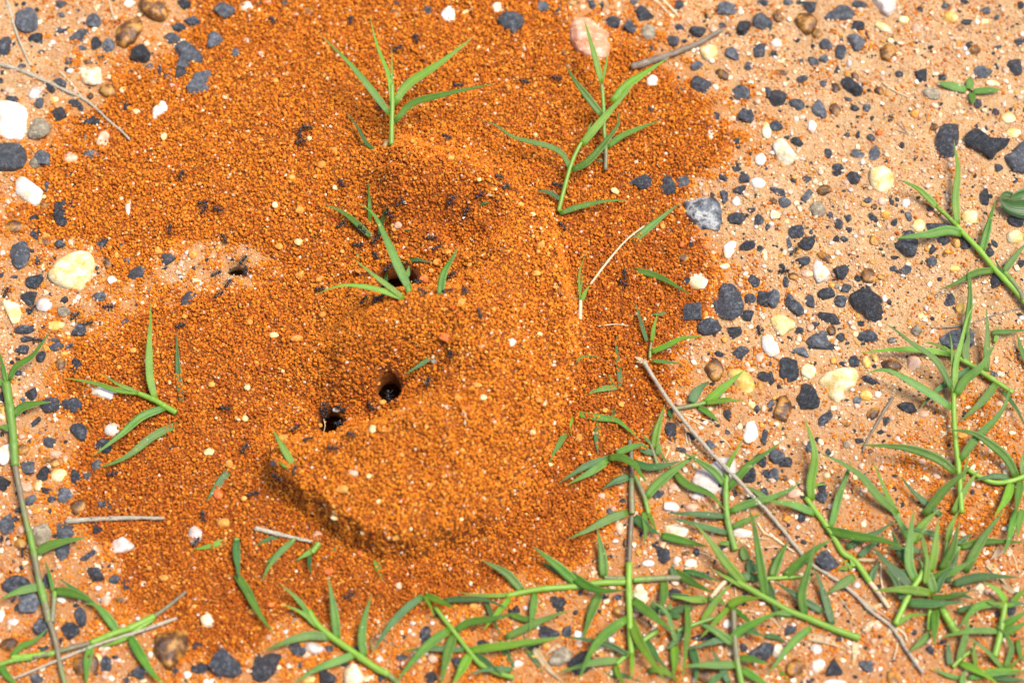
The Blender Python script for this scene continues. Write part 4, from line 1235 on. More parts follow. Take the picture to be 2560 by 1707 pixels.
stones(3, '''G 15 215 50 150;B 100 140 105 150;G 190 20 100 70;K 390 60 130 130;K 300 20 90 50;K 840 40 140 90;B 450 310 100 100;K 815 240 140 100;G 810 385 160 180;G 530 405 120 120;G 665 480 110 150;K 275 372 60 45;K 50 500 90 70;G 420 570 150 90 45
G 510 540 85 85;G 300 560 60 60;B 120 665 150 60 5;G 315 725 100 85;G 510 760 75 90;K 635 635 60 75;B 620 800 80 110;K 75 890 190 170 20;G 265 955 150 120;G 465 1000 140 210;G 735 915 90 50;K 795 990 80 75;G 905 990 70 80;K 75 1150 120 115;K 170 1260 60 40
K 265 1300 120 90 30;G 550 1405 75 100;K 725 1235 75 45;K 950 1260 90 70 45;K 820 1245 40 60;G 825 1410 130 75 15;G 970 1410 160 110 -50;K 1225 1330 50 80;K 635 1530 120 80;K 925 830 45 45;Y 1050 245 170 100 25;Y 1245 185 110 80;V 1670 150 135 120;Y 1120 370 60 70
K 1390 85 70 70;G 1620 55 80 60;G 1990 100 100 80;K 1800 20 80 60;G 2095 160 55 60;K 1820 205 110 60;B 1755 255 75 75;K 2315 50 60 80;B 1900 455 110 110;K 1835 415 55 80;K 2100 430 80 50;K 2310 385 110 90 20;K 1490 435 60 50;K 1200 680 80 65;K 1395 690 120 150
K 1600 710 80 65;G 1960 655 200 135;K 2255 610 140 180;P 1350 260 80 90;T 1495 855 180 120 10;B 1015 835 95 85;K 1920 940 75 120;K 2085 1025 70 80;B 1520 1165 75 75;K 2110 1540 90 80;K 1905 1155 40 50;K 2000 1170 30 60;Y 2200 1075 140 120;Y 2240 1215 130 100
W 400 1150 90 120;W 260 1090 60 60;W 75 395 100 95;B 615 1000 100 130;O 1340 1045 75 80;D 1015 1215 60 70;Y 2050 760 120 70;Y 1990 200 80 60;W 1915 200 50 60;D 1430 180 45 40;K 1165 400 40 40;K 2095 625 40 40;Q 745 575 60 90;K 410 425 40 50;B 800 700 60 110 -30;K 670 350 40 90;K 1360 390 35 35;K 1710 375 30 30;K 1585 955 40 40;K 1570 1000 25 25;K 1650 50 30 40;G 1095 1480 60 40;W 2160 950 35 60;K 360 980 35 30;K 185 725 35 30;K 45 325 40 35;K 905 320 30 110 -20''')
stones(10, '''K 430 135 120 85 60;K 665 140 60 70;B 405 300 90 75;K 655 290 55 95;K 310 420 70 70;B 130 500 180 140;K 330 575 100 110;B 415 650 140 75 20;K 555 660 130 120;K 945 660 150 100 -40;K 1110 670 90 75;B 990 830 100 125;G 1535 795 160 140;G 1280 935 190 140 -40
W 1030 995 100 85;G 905 1145 140 100;K 320 1005 165 130;K 265 1155 150 145;K 590 1175 75 70;Q 405 1215 150 140;T 585 1280 120 110;K 240 1450 210 90;K 720 1460 150 140 -30;K 245 1535 110 70;G 510 1550 120 60;G 1145 1375 70 65;G 1720 1155 170 110 -40;G 1360 1085 60 55;K 15 940 45 80
B 1455 1375 90 50;K 1885 815 60 30 -30;K 1770 890 45 50;O 1455 725 80 80;O 1765 760 85 90;O 940 1000 70 50;O 1070 770 50 60;O 420 585 85 55;O 880 600 50 45;B 700 1365 50 55;W 25 750 50 80;K 1510 890 60 35 -20;K 135 970 70 30;K 1500 285 40 40;K 640 20 60 60;K 740 20 50 40
O 345 70 40 50;A 405 235 45 45;Q 630 20 50 50;O 1080 400 40 40;D 490 815 35 35;K 1080 1065 35 30;K 350 820 60 80;K 300 480 35 35;G 265 1280 60 60;O 1825 115 40 40;O 1435 125 40 40;K 385 355 35 35;K 150 330 30 45;Q 1660 840 40 70;A 1795 1000 80 50;K 1355 400 30 20;K 580 170 30 40;G 1160 810 70 60;O 2290 1380 60 70;K 900 930 30 30;O 1690 1330 50 50;K 915 1400 30 60''')
stones(11, '''O 325 58 70 60;O 400 355 85 90;A 175 310 60 70;A 390 650 85 65;O 210 690 80 70;O 400 955 90 70;O 610 1315 75 60;A 165 1500 95 60;A 720 150 45 50;O 790 735 45 40;O 1750 735 100 55;O 1660 835 85 70;D 1540 985 90 80;D 1730 1520 110 90;A 180 770 50 60;D 235 20 50 45;O 575 990 60 50;O 370 1530 120 70
P 1600 580 80 60;T 2125 1000 65 55;P 1360 690 50 60;O 1605 905 50 50;O 1630 990 40 40;D 520 455 40 40;O 930 920 30 70 -60;O 1935 715 30 30;O 540 50 40 40;A 2045 80 45 45;D 2225 1200 45 30;O 1880 1205 70 80;A 110 440 40 40;O 1955 860 60 50;P 1610 700 70 60;P 1300 470 70 90;P 240 960 40 40''')
stones(12, '''W 2250 105 140 110;W 2050 275 90 100;K 2055 425 170 140;K 1930 50 80 80;K 2130 70 100 90;K 1940 230 80 140;K 1830 215 60 70;K 2085 170 110 100;K 2195 355 75 60;K 2260 440 90 110;K 2340 510 50 80;K 2160 680 150 90 -25;K 2275 710 70 60;K 1635 660 50 60;B 1560 780 120 90;K 2220 1005 110 120
K 2150 1320 130 110;K 2180 1165 100 110;K 2300 1165 140 160;K 1655 1280 170 180;K 2035 1475 140 130;O 1770 1310 60 70;O 265 670 75 65;O 340 695 45 50;O 225 935 80 60;A 190 395 55 50;O 80 305 70 60;A 255 1490 50 45;D 1555 670 50 70;A 945 180 90 55 30;O 1380 500 50 60;K 1445 530 60 45
K 1605 990 80 130 90;Y 2310 760 60 110;C 1950 860 110 80;P 1665 610 60 60;O 540 1140 40 40;D 905 370 50 40;O 980 455 35 35;A 1215 1350 35 35;D 820 720 40 40;W 2280 1310 40 60;O 1945 1545 60 70;K 1820 770 30 50;K 2160 825 25 20;K 2105 790 25 35;K 1790 720 45 20;A 1060 235 35 35;W 1850 1370 40 25;K 2120 20 60 40;P 1730 115 50 60;K 1280 350 35 45;O 400 1060 60 40;Q 1100 355 25 40;K 1290 1000 30 90;K 1500 1085 70 30''')
stones(13, '''K 225 65 100 60 60;K 355 75 85 75;K 640 20 110 60;K 785 65 120 130;G 85 185 150 90 15;G 155 285 115 110;B 45 280 75 70;G 345 235 170 80 -65;B 515 170 140 105 -20;T 455 345 140 165;G 570 405 65 75;K 640 470 90 130;G 730 425 70 90;K 740 535 60 60;K 260 555 140 115;K 345 660 165 140;G 195 650 50 120
K 320 820 135 85;B 525 785 170 80 40;K 670 920 145 150;K 620 615 65 70;K 700 620 75 65;B 230 960 95 75;P 355 935 100 85;K 130 875 60 50;K 165 1005 55 110 ;K 920 265 90 55;B 970 325 60 65;O 1075 395 100 90;K 960 425 120 60 50;K 1155 465 65 80;G 1290 415 70 90;K 1135 285 40 60;K 1185 255 40 50;K 1230 370 40 50;B 975 635 120 90 45
K 1560 510 220 100;K 1160 790 75 40;K 1145 890 75 60;G 1260 905 100 100;K 1505 715 75 100;G 1490 825 110 110;K 1610 640 130 80;B 1720 655 80 100;K 1820 640 130 150;K 1490 345 70 60;K 1980 230 80 160;K 2265 450 150 120;Y 1840 420 150 140;Y 1380 495 130 110 -45;B 920 950 140 160;B 1045 970 110 60 20;K 825 985 70 70
K 920 1070 60 75;K 978 1035 35 45;G 710 1060 110 100;K 535 1120 160 130 20;K 385 1180 90 130;K 665 1190 120 110;G 50 1150 120 200;K 565 1340 210 120 20;K 435 1400 80 60;G 470 1530 220 190 20;B 580 1450 80 110;K 855 1395 65 55;K 670 1515 85 90;K 910 1510 180 130;K 285 1460 70 90;T 1360 1455 105 110;G 1145 1545 90 60;K 1660 1175 100 120;K 1110 1200 50 55;W 1070 1160 55 70
K 2030 740 90 90;K 2090 990 130 150;V 1770 1255 110 110;Y 2260 600 150 150;K 2070 660 50 90 -30;K 2300 1315 50 40;K 2320 840 70 80;C 60 390 90 110;W 30 480 50 40;O 585 1040 60 60;T 630 1040 40 70;O 540 590 50 40;W 1260 290 80 90;O 1640 735 60 50;K 50 680 30 25;K 360 520 30 25;K 595 325 25 25;K 1495 65 30 25;K 1615 195 25 25;K 850 1045 25 25;K 915 480 25 25;Y 1410 1320 90 60;K 1575 990 50 40;K 1540 1140 30 35;K 1380 1185 25 30;D 730 350 40 30;P 720 100 80 50;A 170 460 50 50;V 1710 890 100 60;P 1045 270 80 90;A 800 1490 60 60''')
stones(20, '''K 195 65 145 90;G 520 35 140 80;K 635 40 90 55 -30;K 375 125 90 110;K 165 150 50 45;K 110 185 50 50;B 555 190 85 120;K 710 210 120 150;K 175 280 65 50;O 435 55 90 55 30;O 590 110 80 55;K 290 465 115 130;G 210 530 50 90;K 465 570 180 150;K 665 560 220 150;W 1025 775 140 140;K 735 810 190 120 45
K 330 725 110 50 -45;K 20 500 60 120;V 40 650 70 180;B 215 980 110 100;G 460 915 115 105;K 930 940 180 150;G 885 1110 100 120;G 250 1135 150 140;K 400 1185 125 150;B 425 1080 90 60;B 505 1100 90 90;Y 540 1215 150 120;K 700 1235 95 165;G 800 1215 75 75;P 245 1320 110 90;Y 350 1305 80 100;K 425 1355 100 60;G 610 1390 160 140
K 35 1290 130 150;G 285 1440 110 110;K 475 1430 80 70;B 715 1500 150 150;K 960 1480 130 80 35;K 180 1535 90 60;K 470 1535 70 60;W 40 1010 130 210;P 510 1020 110 60;K 605 908 35 35;A 1915 1000 100 70;O 2100 1110 70 80;A 2245 695 60 60;O 2165 690 40 40;D 2000 1385 90 110;O 2235 1430 60 50;O 330 1540 100 60;K 1445 430 40 70;K 20 840 40 50
A 660 690 90 45 25;D 1150 130 40 40;O 1090 225 50 45;O 1940 385 70 60;O 1220 70 70 60;A 2265 410 60 60;K 1565 960 45 40;K 405 1435 30 40;G 280 905 70 40;P 190 860 70 50;P 600 1060 45 70;O 1730 350 40 40;K 1850 1545 30 40;A 1980 690 30 30;O 2140 820 35 35;G 370 825 45 20''')
stones(21, '''G 170 1085 75 75;K 20 1370 45 40;T 1640 150 80 80;O 245 875 100 70;O 790 1340 120 75;P 890 1180 95 70;A 1065 790 80 75 -40;A 1035 1225 50 45;O 1845 505 60 55;A 2080 500 70 60;O 2030 390 90 45;P 1750 580 60 50;A 1125 1455 45 45;O 1400 1235 40 40;O 430 325 30 30;A 725 1555 60 40;O 1160 545 70 50;P 2070 30 70 60;O 1410 1340 40 40;P 385 590 50 70;P 125 595 50 30 40;A 245 260 40 40;D 1940 605 45 45;O 1735 1280 50 45;O 1335 1025 55 45;P 845 1510 45 50;O 590 760 40 40;O 1890 985 40 40;P 860 695 60 50;O 2280 1080 40 60;B 1155 1500 40 30''')
stones(22, '''K 2095 95 150 130;K 1905 105 100 60;W 1440 80 60 65;K 2310 310 120 100;K 1970 665 90 110;K 2245 600 55 70;K 1455 805 105 180;K 2310 860 60 140 10;K 1640 845 100 60 40;G 1815 935 120 110;K 1560 985 70 60;K 2270 1080 120 130;K 2170 1210 120 130;K 2320 1195 70 90;K 1335 1385 110 80 -30;Q 1460 1500 140 100;Q 1700 1400 120 80
P 1640 1510 130 90;K 2045 1385 45 50;K 2185 1450 90 80;K 2310 1370 80 90;Y 2195 570 70 80;G 1975 820 50 50;K 1010 1460 60 80;K 910 1540 80 50;P 825 1400 80 70;P 1480 1320 100 80;O 1000 565 55 55;D 975 1390 45 40;O 855 620 60 50;O 610 870 70 90;O 245 525 60 55;O 480 480 70 60;A 190 820 60 50;O 630 1010 40 40;P 320 50 35 50;P 290 40 35 35;W 1925 170 35 35
A 300 560 45 45;P 1610 975 70 40;P 1700 640 100 60;W 1730 780 50 30;D 1150 760 45 40;O 1160 190 40 40;A 1425 965 50 40;K 1250 565 40 30;P 1000 1335 60 50;K 2160 215 40 25;P 2270 140 90 100;O 2080 1350 60 60;K 1925 910 40 30;W 380 200 50 25;P 380 720 45 60;A 350 1120 50 40;K 1830 150 40 30''')
stones(23, '''K 25 320 70 140;Y 370 255 140 150;K 535 690 190 110 -60;G 25 560 70 80;K 520 25 290 80 5;K 790 170 95 120;V 900 170 80 120;V 975 140 70 80;B 1125 205 200 120 20;P 1335 180 130 140;K 690 195 75 45 15;K 955 360 210 60 32;V 890 480 130 100 20;W 1005 475 70 65;G 820 530 85 75;B 965 645 150 95 -40;K 1080 720 70 90
K 1275 585 180 110 25;T 725 930 75 75;K 835 900 75 50;K 780 945 40 30;G 80 1030 140 150;K 170 1090 110 130 60;G 45 1215 120 130;K 385 950 80 110;K 455 885 55 45 40;K 555 1000 55 70;K 490 1400 120 130;K 510 1320 110 80;P 230 1370 140 110;B 145 1240 60 60;K 1035 820 75 40 -20;K 430 190 30 40;P 1420 650 100 70;P 1410 1090 70 60
P 2125 560 90 70;Y 1830 770 40 90;K 1595 1045 80 60;K 2060 285 90 50 30;O 1780 500 60 60;O 1780 850 90 70;Y 540 1215 70 60;P 640 600 45 60;O 600 165 60 70;B 720 750 60 50;K 105 410 50 35;K 1105 850 50 30;B 955 560 30 25;K 1490 320 35 30;K 1400 315 45 30;O 2140 240 50 50;A 1650 875 35 50;A 1400 1530 60 50;B 935 990 40 50;K 570 1395 25 25;K 1155 1340 45 40;K 1225 1480 40 70;P 600 1500 110 70;W 1920 720 35 40;O 30 740 60 50;K 320 1410 50 40''')
stones(30, '''G 60 100 150 190;K 150 65 70 70;K 890 140 100 110;B 195 285 110 110;K 815 395 170 50 -40;K 880 555 160 160;K 1060 605 100 100;K 1165 670 110 170;K 150 660 240 155;G 280 825 180 190;K 740 955 120 180;K 655 1085 165 150;K 375 1035 130 180;B 80 1210 160 120;K 400 1250 100 70;B 790 1400 240 200;Y 890 1330 80 85;K 975 1395 90 160
K 1055 1330 70 40;K 1260 1470 120 110;B 1190 1480 50 50;K 1810 1215 110 80;K 1835 1420 150 100;K 1600 1460 70 100;Y 1810 775 100 60;V 1775 850 40 60;C 1900 985 120 110;W 1720 1490 80 70;Q 120 1005 110 70;W 10 930 60 140;Q 560 800 90 60;G 330 1520 130 100;P 975 810 110 100;B 1110 805 120 70;K 2325 1450 60 90;W 1930 1550 140 50;K 1155 1540 60 60
K 435 620 90 150;K 700 850 60 45;K 570 1175 50 60;O 2045 95 120 90;O 1500 600 90 60;O 1590 690 60 45;P 1195 595 55 50;O 1370 515 45 45;O 2315 910 80 60;O 565 990 70 60;A 340 425 85 85;K 15 250 40 70;K 110 555 50 35;W 1815 930 35 35;W 1375 1300 50 60;C 960 1250 110 50;B 1040 445 45 35;K 150 870 40 80;D 1400 1130 50 50;P 1090 540 60 50;P 1310 650 60 50;O 1660 840 40 40;B 510 1540 50 40;K 195 510 40 50;W 1020 1520 60 50;K 320 560 30 45;D 845 715 30 30;P 200 160 60 80;K 70 250 40 40''')
stones(31, '''K 380 1255 150 110;Q 530 1240 160 110;K 660 1255 90 70;K 655 1510 150 130;K 820 1390 90 60;K 905 1235 90 70;B 1070 1200 90 170;K 1560 1130 110 190;B 315 930 90 70;T 360 995 100 60;Q 1130 1350 70 90;C 890 1480 200 190;V 480 1530 120 80;C 1020 1530 130 80;K 1160 1500 70 120;K 1340 1330 110 80;K 1860 1360 130 130;K 1600 1510 120 120
K 2070 1195 120 60;K 2330 900 50 80;Q 275 1095 50 45;O 885 1025 50 50;O 1995 865 90 60;O 1525 830 70 60;D 665 540 90 65 -20;P 565 215 85 100;A 725 40 85 75;O 60 1205 50 50;A 1880 65 55 40 -60;B 2085 235 60 70;O 1285 235 80 70;P 1310 665 60 70;O 190 430 50 40;O 250 850 60 40;D 140 850 70 50;Q 980 1435 70 40;K 400 1400 70 80;P 1440 1120 45 40;A 975 190 40 40;A 1420 155 30 45;P 1330 355 40 40;K 1075 285 30 25;O 900 95 40 40;D 945 370 50 50;Q 1615 1015 45 40;P 1620 1340 90 80;K 1330 1430 50 50''')
stones(32, '''B 990 910 130 120;K 415 820 190 130 45;K 505 1090 90 120;K 640 1380 220 180 -30;K 580 920 50 45;K 840 770 90 50;K 960 780 90 60;Q 1250 470 110 60;Q 1515 450 80 100;W 1630 465 110 75;K 1480 740 130 80;K 1690 370 60 80;W 1970 1020 80 80;K 900 410 50 35;C 1500 170 230 140;P 980 150 90 110;B 1050 270 60 110
K 2280 1270 220 160;W 610 1140 90 110;W 910 1165 70 60;O 1160 370 60 70;K 1500 860 40 50;K 2120 1240 80 80;W 2110 190 170 90;K 1930 330 90 45;K 1750 1150 250 60;B 1790 1500 220 120;K 2330 340 40 35;Q 945 265 60 40;K 870 320 40 60;K 750 450 30 40;K 750 930 40 50;K 800 910 45 45;K 620 740 50 50;K 210 1220 90 60;O 440 1075 60 50;O 580 1060 50 40;A 1035 850 40 45
D 730 200 70 50;P 1215 370 40 50;B 1590 375 70 50;K 1260 1010 40 40;K 1190 935 40 40;O 310 1210 70 90;K 700 80 60 40;K 1180 200 40 60;A 2110 270 60 50;K 1970 620 30 40;W 1550 105 30 30;Q 1080 115 60 50;K 1700 1170 60 40;O 1030 1200 40 40;P 1350 240 70 40;K 2130 750 50 40;K 40 900 80 120;K 1220 900 40 30;W 60 1390 80 70''')
stones(33, '''K 540 440 200 190;K 305 50 75 90;G 900 1405 130 105;B 1140 1520 100 150 -20;Q 440 1255 110 90;C 110 1270 130 130;Q 610 1560 200 60;K 1490 1260 90 80;K 270 230 50 40;C 1925 700 110 110;K 190 1080 130 90 -40;K 735 1000 35 30;K 1025 1140 40 40;K 650 1165 50 50;Y 875 110 50 60;O 170 60 80 60;K 1590 1190 90 40 -20;K 2100 930 40 80;Q 810 670 70 60
K 2250 1130 60 35;K 320 1210 40 40;K 525 570 50 60;K 1340 1100 60 60;K 2230 910 80 90;G 350 1555 110 40;K 185 120 50 40;K 265 870 50 25;K 1020 685 40 50;K 1210 140 50 60;P 400 890 80 70;P 2135 1300 40 60;D 650 70 40 30;K 680 715 30 30;K 2240 1350 40 40;W 2030 960 70 40;K 330 280 50 35;P 1000 1040 90 80;O 1760 1130 60 40;K 860 1080 30 40;D 1000 940 50 40;K 390 570 50 30;P 1840 350 60 50;K 1880 225 30 25''')

lay_stones()

# ================================================================== grass
plant('tall upright grass shoot with four spread leaves on the pellets at the top', 'tall top grass shoot', '''
S 1 52 b 0.34 1240,1330 1243,1125 1248,960 1246,770
L 1 75! g 1222,1045 1050,820 850,580 590,320
L 1 45! b 1243,950 1215,700 1110,420 1040,145
L 1 25! b 1246,770 1243,600 1245,440
L 1 95! b 1262,955 1400,770 1700,570 2005,330
L 1 70! g 1270,1120 1430,950 1750,860 2195,765''', k=0.14)
plant('upright grass shoot growing in front of the reddish pink rock', 'shoot before the pink rock', '''
S 2 42 g 0.36 855,1560 860,1400 845,1200 838,980 822,770
L 2 65! b 820,760 770,560 720,380 655,165
L 2 28! b 828,750 860,600 880,450
L 2 75! g 825,1060 700,900 570,730 490,590
L 2 95! b 920,935 1050,790 1220,670 1435,530
L 2 20 d 835,1480 780,1462 730,1470''', k=0.14)
plant('leaning grass shoot with broad curling leaves at the upper edge of the ring', 'leaning broad-leaved shoot', '''
S 12 42 b 0.30 425,370 500,80 560,-110 650,-290
L 2 85! b 640,1330 750,1190 950,960 1105,800
L 2 25! b 690,1230 715,1150 735,1115
L 2 80! g 545,1560 700,1480 900,1250 980,1120 965,1005
L 2 60! g 870,1350 1000,1250 1180,1170 1380,1095
L 2 60! g 530,1550 470,1420 350,1345 130,1290 0,1250 -145,1150 -285,1095
L 12 62 g 440,390 600,330 850,275 1065,268
L 12 50 d 440,258 340,195 215,180''', k=0.13)
plant('pair of broad leaves and thin curved ones rising from the rim between pits', 'grass on the rim between the pits', '''
S 11 60 g 0.1 1400,1110 1385,1060
L 11 90! g 1405,1085 1300,870 1200,640 1080,400 940,293
L 11 55! b 1355,1165 1220,1060 1050,930 890,798
L 11 58! b 1350,1170 1200,1110 1000,1060 800,1045 650,1085 540,1140
L 11 42! g 1385,970 1395,910 1402,865''', k=0.14)
lone_blade(11, 78, 'g', '1685,1140 1720,940 1800,800 1855,690', 0.35, 'broad grass blade with a bite mark standing on the rim beside ants')
plant('small tuft of three dark leaves on the wall of the back pit', 'tuft on the pit wall', '''
S 11 30 d 0.1 1055,600 1050,560
L 11 62! g 1050,600 950,500 800,380 610,295
L 11 40! g 1040,510 1040,300 1030,95
L 11 50! d 1130,590 1160,440 1200,318'''.replace('S 11 30 d', 'S 11 30 g'), k=0.12)
lone_blade(11, 55, 'd', '1320,845 1450,810 1610,838', 0.05)
lone_blade(11, 28, 'g', '962,802 930,765 893,722', 0.1)
lone_blade(11, 40, 'd', '1190,1020 1192,960 1195,910', 0.1)
lone_blade(11, 32, 'd', '2055,310 2100,293 2142,285', 0.05)
lone_blade(11, 35, 'd', '2190,275 2215,262 2245,262', 0.05)
lone_blade(11, 18, 'd', '1250,577 1360,545 1480,530', 0.02)
lone_blade(1, 42, 'd', '1095,1380 1010,1310 930,1170 820,1015', 0.06, 'thin dark leaf half buried beside the tall top shoot')
lone_blade(12, 78, 'g', '1105,645 1300,480 1545,285', 0.16, 'straight green blade crossed by a white dry stem near the mottled rock')
lone_blade(12, 68, 'g', '1120,905 1300,950 1450,1020 1645,1135', 0.14, 'green blade pointing at the huge jagged black stone')
plant('thin half-dry sprout with a tan base on the slope of the ring', 'half-dry sprout', '''
S 12 42 y 0.15 622,1360 625,1270 628,1185
L 12 26! b 625,1190 615,960 650,820 682,755
L 12 42! b 638,1185 670,1110 712,1045
L 12 15! g 632,1100 640,1010 643,930
L 12 14! y 615,1170 470,1135 430,1070 410,1015''', k=0.15)
twig(12, 26, 'y', '715,1040 850,860 1000,680 1100,585 1215,500', 'long whitish dry stem leaning over the green blade near the mottled rock', 'dry_stalk', 'dry stem', clear=3.0, landmark='long whitish dry stem')
twig(12, 15, 'y', '790,1420 940,1402 1065,1415', 'short thin white stem curved on the pellets below the half-dry sprout', 'dry_stalk', 'dry stem')
plant('small shoot of narrow leaves on the pellets above the twig head', 'narrow-leaved shoot', '''
S 22 30 g 0.2 1262,145 1265,80 1275,0
L 12 42 d 1235,1560 1180,1380 1128,1190
L 12 42! b 1282,1560 1295,1450 1332,1300
L 12 58! b 1270,1655 1400,1605 1560,1530 1768,1512
L 22 42 g 1285,168 1400,178 1550,195''', k=0.16)
lone_blade(12, 48, 'd', '1430,1308 1350,1310 1268,1312', 0.03)
lone_blade(22, 50, 'd', '990,430 985,300 965,150 955,0 960,-85', 0.05, 'long narrow dark blade half buried on the slope outside the ring')
lone_blade(22, 62, 'g', '975,408 830,425 650,485', 0.10)
lone_blade(22, 30, 'g', '925,378 905,330 880,285', 0.1)
lone_blade(22, 20, 'g', '580,185 640,135 740,122 850,158', 0.08)
lone_blade(22, 72, 'g', '600,655 800,690 950,712 1060,790 1165,890', 0.10, 'long arched green blade at the foot of the ring')
lone_blade(22, 42, 'd', '920,600 930,700 950,815', 0.04)
lone_blade(22, 55, 'd', '790,730 770,880 790,1025', 0.05)
lone_blade(22, 62, 'g', '500,815 420,950 328,1120', 0.10)
lone_blade(22, 28, 'b', '560,680 535,760 545,870', 0.08)
plant('short side shoot with paired leaves springing from the long twig', 'side shoot by the long twig', '''
S 22 46 g 1465,612 1640,580 1770,552
L 22 100 d 1640,550 1700,440 1812,348
L 22 92! b 1772,555 1930,420 2140,245
L 22 48! b 1772,555 1950,535 2140,525
L 22 32! b 1860,535 1940,515 2022,503
L 22 62 g 1710,590 1820,660 1902,742
L 22 55 d 1455,615 1450,660 1466,705''')
plant('upright runner with dark lower leaves and a tan tip beside the ring', 'upright runner with tan tip', '''
S 22 56 g 1100,1568 1095,1400 1095,1240
S 22 46 p 1095,1235 1095,1100 1088,985 1078,895
S 32 46 p 1095,40 1080,300 1074,470
S 32 62 b 1072,470 1070,700 1078,950 1085,1180 1095,1300
S 22 46 g 1120,1220 1210,1410 1250,1568
L 22 72 d 880,1060 700,1120 560,1200 432,1285
L 22 78 g 872,1078 750,1170 508,1302
L 22 80! g 880,1055 1000,1055 1120,1120 1180,1210 1250,1305
L 22 70 g 955,1015 1050,975 1180,935 1262,980
L 22 36 b 862,1118 800,1160 748,1205
L 22 80 d 1070,1230 950,1270 828,1342
L 22 78 d 1110,1092 1250,1140 1420,1120 1560,1080
L 22 92 g 1230,1420 1330,1300 1500,1160 1718,1003
L 32 92 g 1062,5 900,60 700,165 505,250
L 32 96 d 1120,45 1250,150 1365,212
L 32 82 g 1365,212 1600,270 1805,322
L 32 56 g 1205,0 1222,150 1215,302
L 32 42 b 1248,0 1290,100 1332,202
L 32 98! g 1103,800 1250,920 1400,1040 1475,1115
L 32 92! g 1062,972 900,1080 780,1200 690,1350 600,1568
L 32 100! b 1085,975 1150,1150 1250,1320 1420,1568
L 32 42! b 1100,1290 1100,1420 1088,1545
L 32 62 d 1060,1310 900,1220 700,1170 468,1140''', lift0=1.5)
plant('small upright shoot behind the runner with tan tip', 'small shoot behind the runner', '''
S 22 36 g 0.1 1350,1185 1310,1050 1270,930
L 22 30! g 1272,930 1230,880 1188,838
L 22 82! b 1300,970 1330,800 1400,572
L 22 62! g 1330,1025 1345,960 1340,905
L 22 20 g 1360,1010 1450,1140 1520,1230
L 22 60 d 1300,1010 1220,1000 1150,965
L 22 82 g 1490,1190 1600,1300 1800,1380 1870,1440 1955,1540''')
plant('forked upright shoot standing over the milky quartz and the twig', 'shoot over the milky quartz', '''
S 32 62 g 2045,352 1990,150 1965,0 1958,-180 1968,-330
L 22 76! g 1945,1300 1850,1180 1700,1080 1553,1003
L 22 52! b 1960,1240 1980,1130 2050,1000 2112,883
L 22 78! g 1978,1340 2100,1200 2200,1100 2345,1000 2470,905
L 22 82 g 1998,1545 2150,1480 2345,1430 2560,1340 2648,1258
L 32 66 d 1950,42 1700,20 1405,10
L 32 62 d 1970,195 1700,120 1450,55
L 32 62 g 2018,142 2150,80 2305,12
L 32 52 g 1990,290 1935,285 1880,292
L 22 62 g 2345,1445 2240,1370 2138,1312''')
plant('long grass runner crossing the sand with narrow paired leaves', 'long crossing runner', '''
S 20 84 g 55,370 90,600 120,860 138,1130
S 20 56 p 138,1130 180,1350 225,1568 262,1740
S 30 62 g 260,150 310,375 362,650 405,830
S 30 76 g 362,660 410,830 450,1010
S 30 52 p 450,1000 500,1150 550,1400 595,1580
S 30 52 g 478,1010 492,850 498,730
L 20 56! g 60,362 30,230 -5,80
L 20 66! g 80,350 150,220 280,140 370,30 465,-112
L 20 56 g 30,388 10,362 -20,340
L 20 92 g 125,668 200,600 330,560 468,545
L 20 70 g 85,795 40,775 -20,775
L 30 96 g 330,378 480,300 800,228
L 30 86 g 372,685 200,720 -10,800
L 30 42 g 490,722 450,560 408,432
L 30 92 g 500,722 650,740 780,790 880,852
L 30 52 d 870,852 700,720 518,598''', lift0=1.6)
plant('flat grass runner with a dark buried tip and hanging leaves at the bottom', 'flat runner with dark tip', '''
S 30 66 b 1415,955 1200,1060 1050,1110 830,1200
S 30 52 p 830,1200 500,1285 300,1330
S 30 62 b 500,1290 300,1320 105,1335
S 30 40 p 1415,955 1540,865 1705,730
S 30 50 b -10,1400 120,1360 300,1338
S 30 44 b 1400,985 1300,1050 1190,1130
L 30 86 g 1075,1088 980,960 870,850 775,840
L 30 86 g 835,1210 800,1380 788,1600
L 30 92 g 1190,1138 1300,1330 1400,1480 1530,1600
L 30 42 b 1185,1140 1050,1195 912,1238
L 30 62 g 108,1315 200,1230 330,1170 442,1062
L 30 78 g 8,1412 60,1490 165,1600''', lift0=0.8)
twig(30, 36, 't', '1622,970 1300,1085 900,1212 500,1370 110,1530', 'long flat straw lying along the flat runner', 'dry_stalk', 'dry stem')
plant('creeping shoot with one tall upright leaf at the rim of the heap', 'shoot with one tall leaf', '''
S 20 58 b 1615,642 1520,590 1420,530 1268,465
L 20 50 b 1268,465 1050,430 900,380 750,350 580,322
L 20 40! b 1262,452 1100,390 935,288
L 20 76! b 1422,525 1370,300 1368,0 1378,-168 1380,-352
L 20 88 g 1510,598 1300,680 1100,850 848,1042''', k=0.15)
lone_blade(20, 82, 'g', '1632,748 1400,860 1150,1050 878,1158', 0.12, 'lower blade of two lying side by side near a round white pebble')
lone_blade(20, 66, 'd', '1665,545 1630,250 1620,0 1627,-100', 0.10, 'dark upright blade beside the shoot with one tall leaf')
lone_blade(20, 78, 'd', '2105,1172 2010,1280 1890,1452', 0.10, 'short dark blade below an orange nodule at the foot of the heap')
lone_blade(21, 72, 'b', '335,1112 240,950 148,783', 0.25, 'bright blade sticking up at the lower rim of the ring')
lone_blade(21, 28, 'b', '310,1147 250,1125 190,1085', 0.12)
lone_blade(21, 48, 'd', '1605,138 1480,220 1350,300', 0.02, 'dark blade hanging over the round front burrow')
lone_blade(21, 28, 'd', '625,825 605,860 588,905', 0.05)
twig(21, 22, 'y', '1912,750 1918,690 1913,638', None, 'straw')
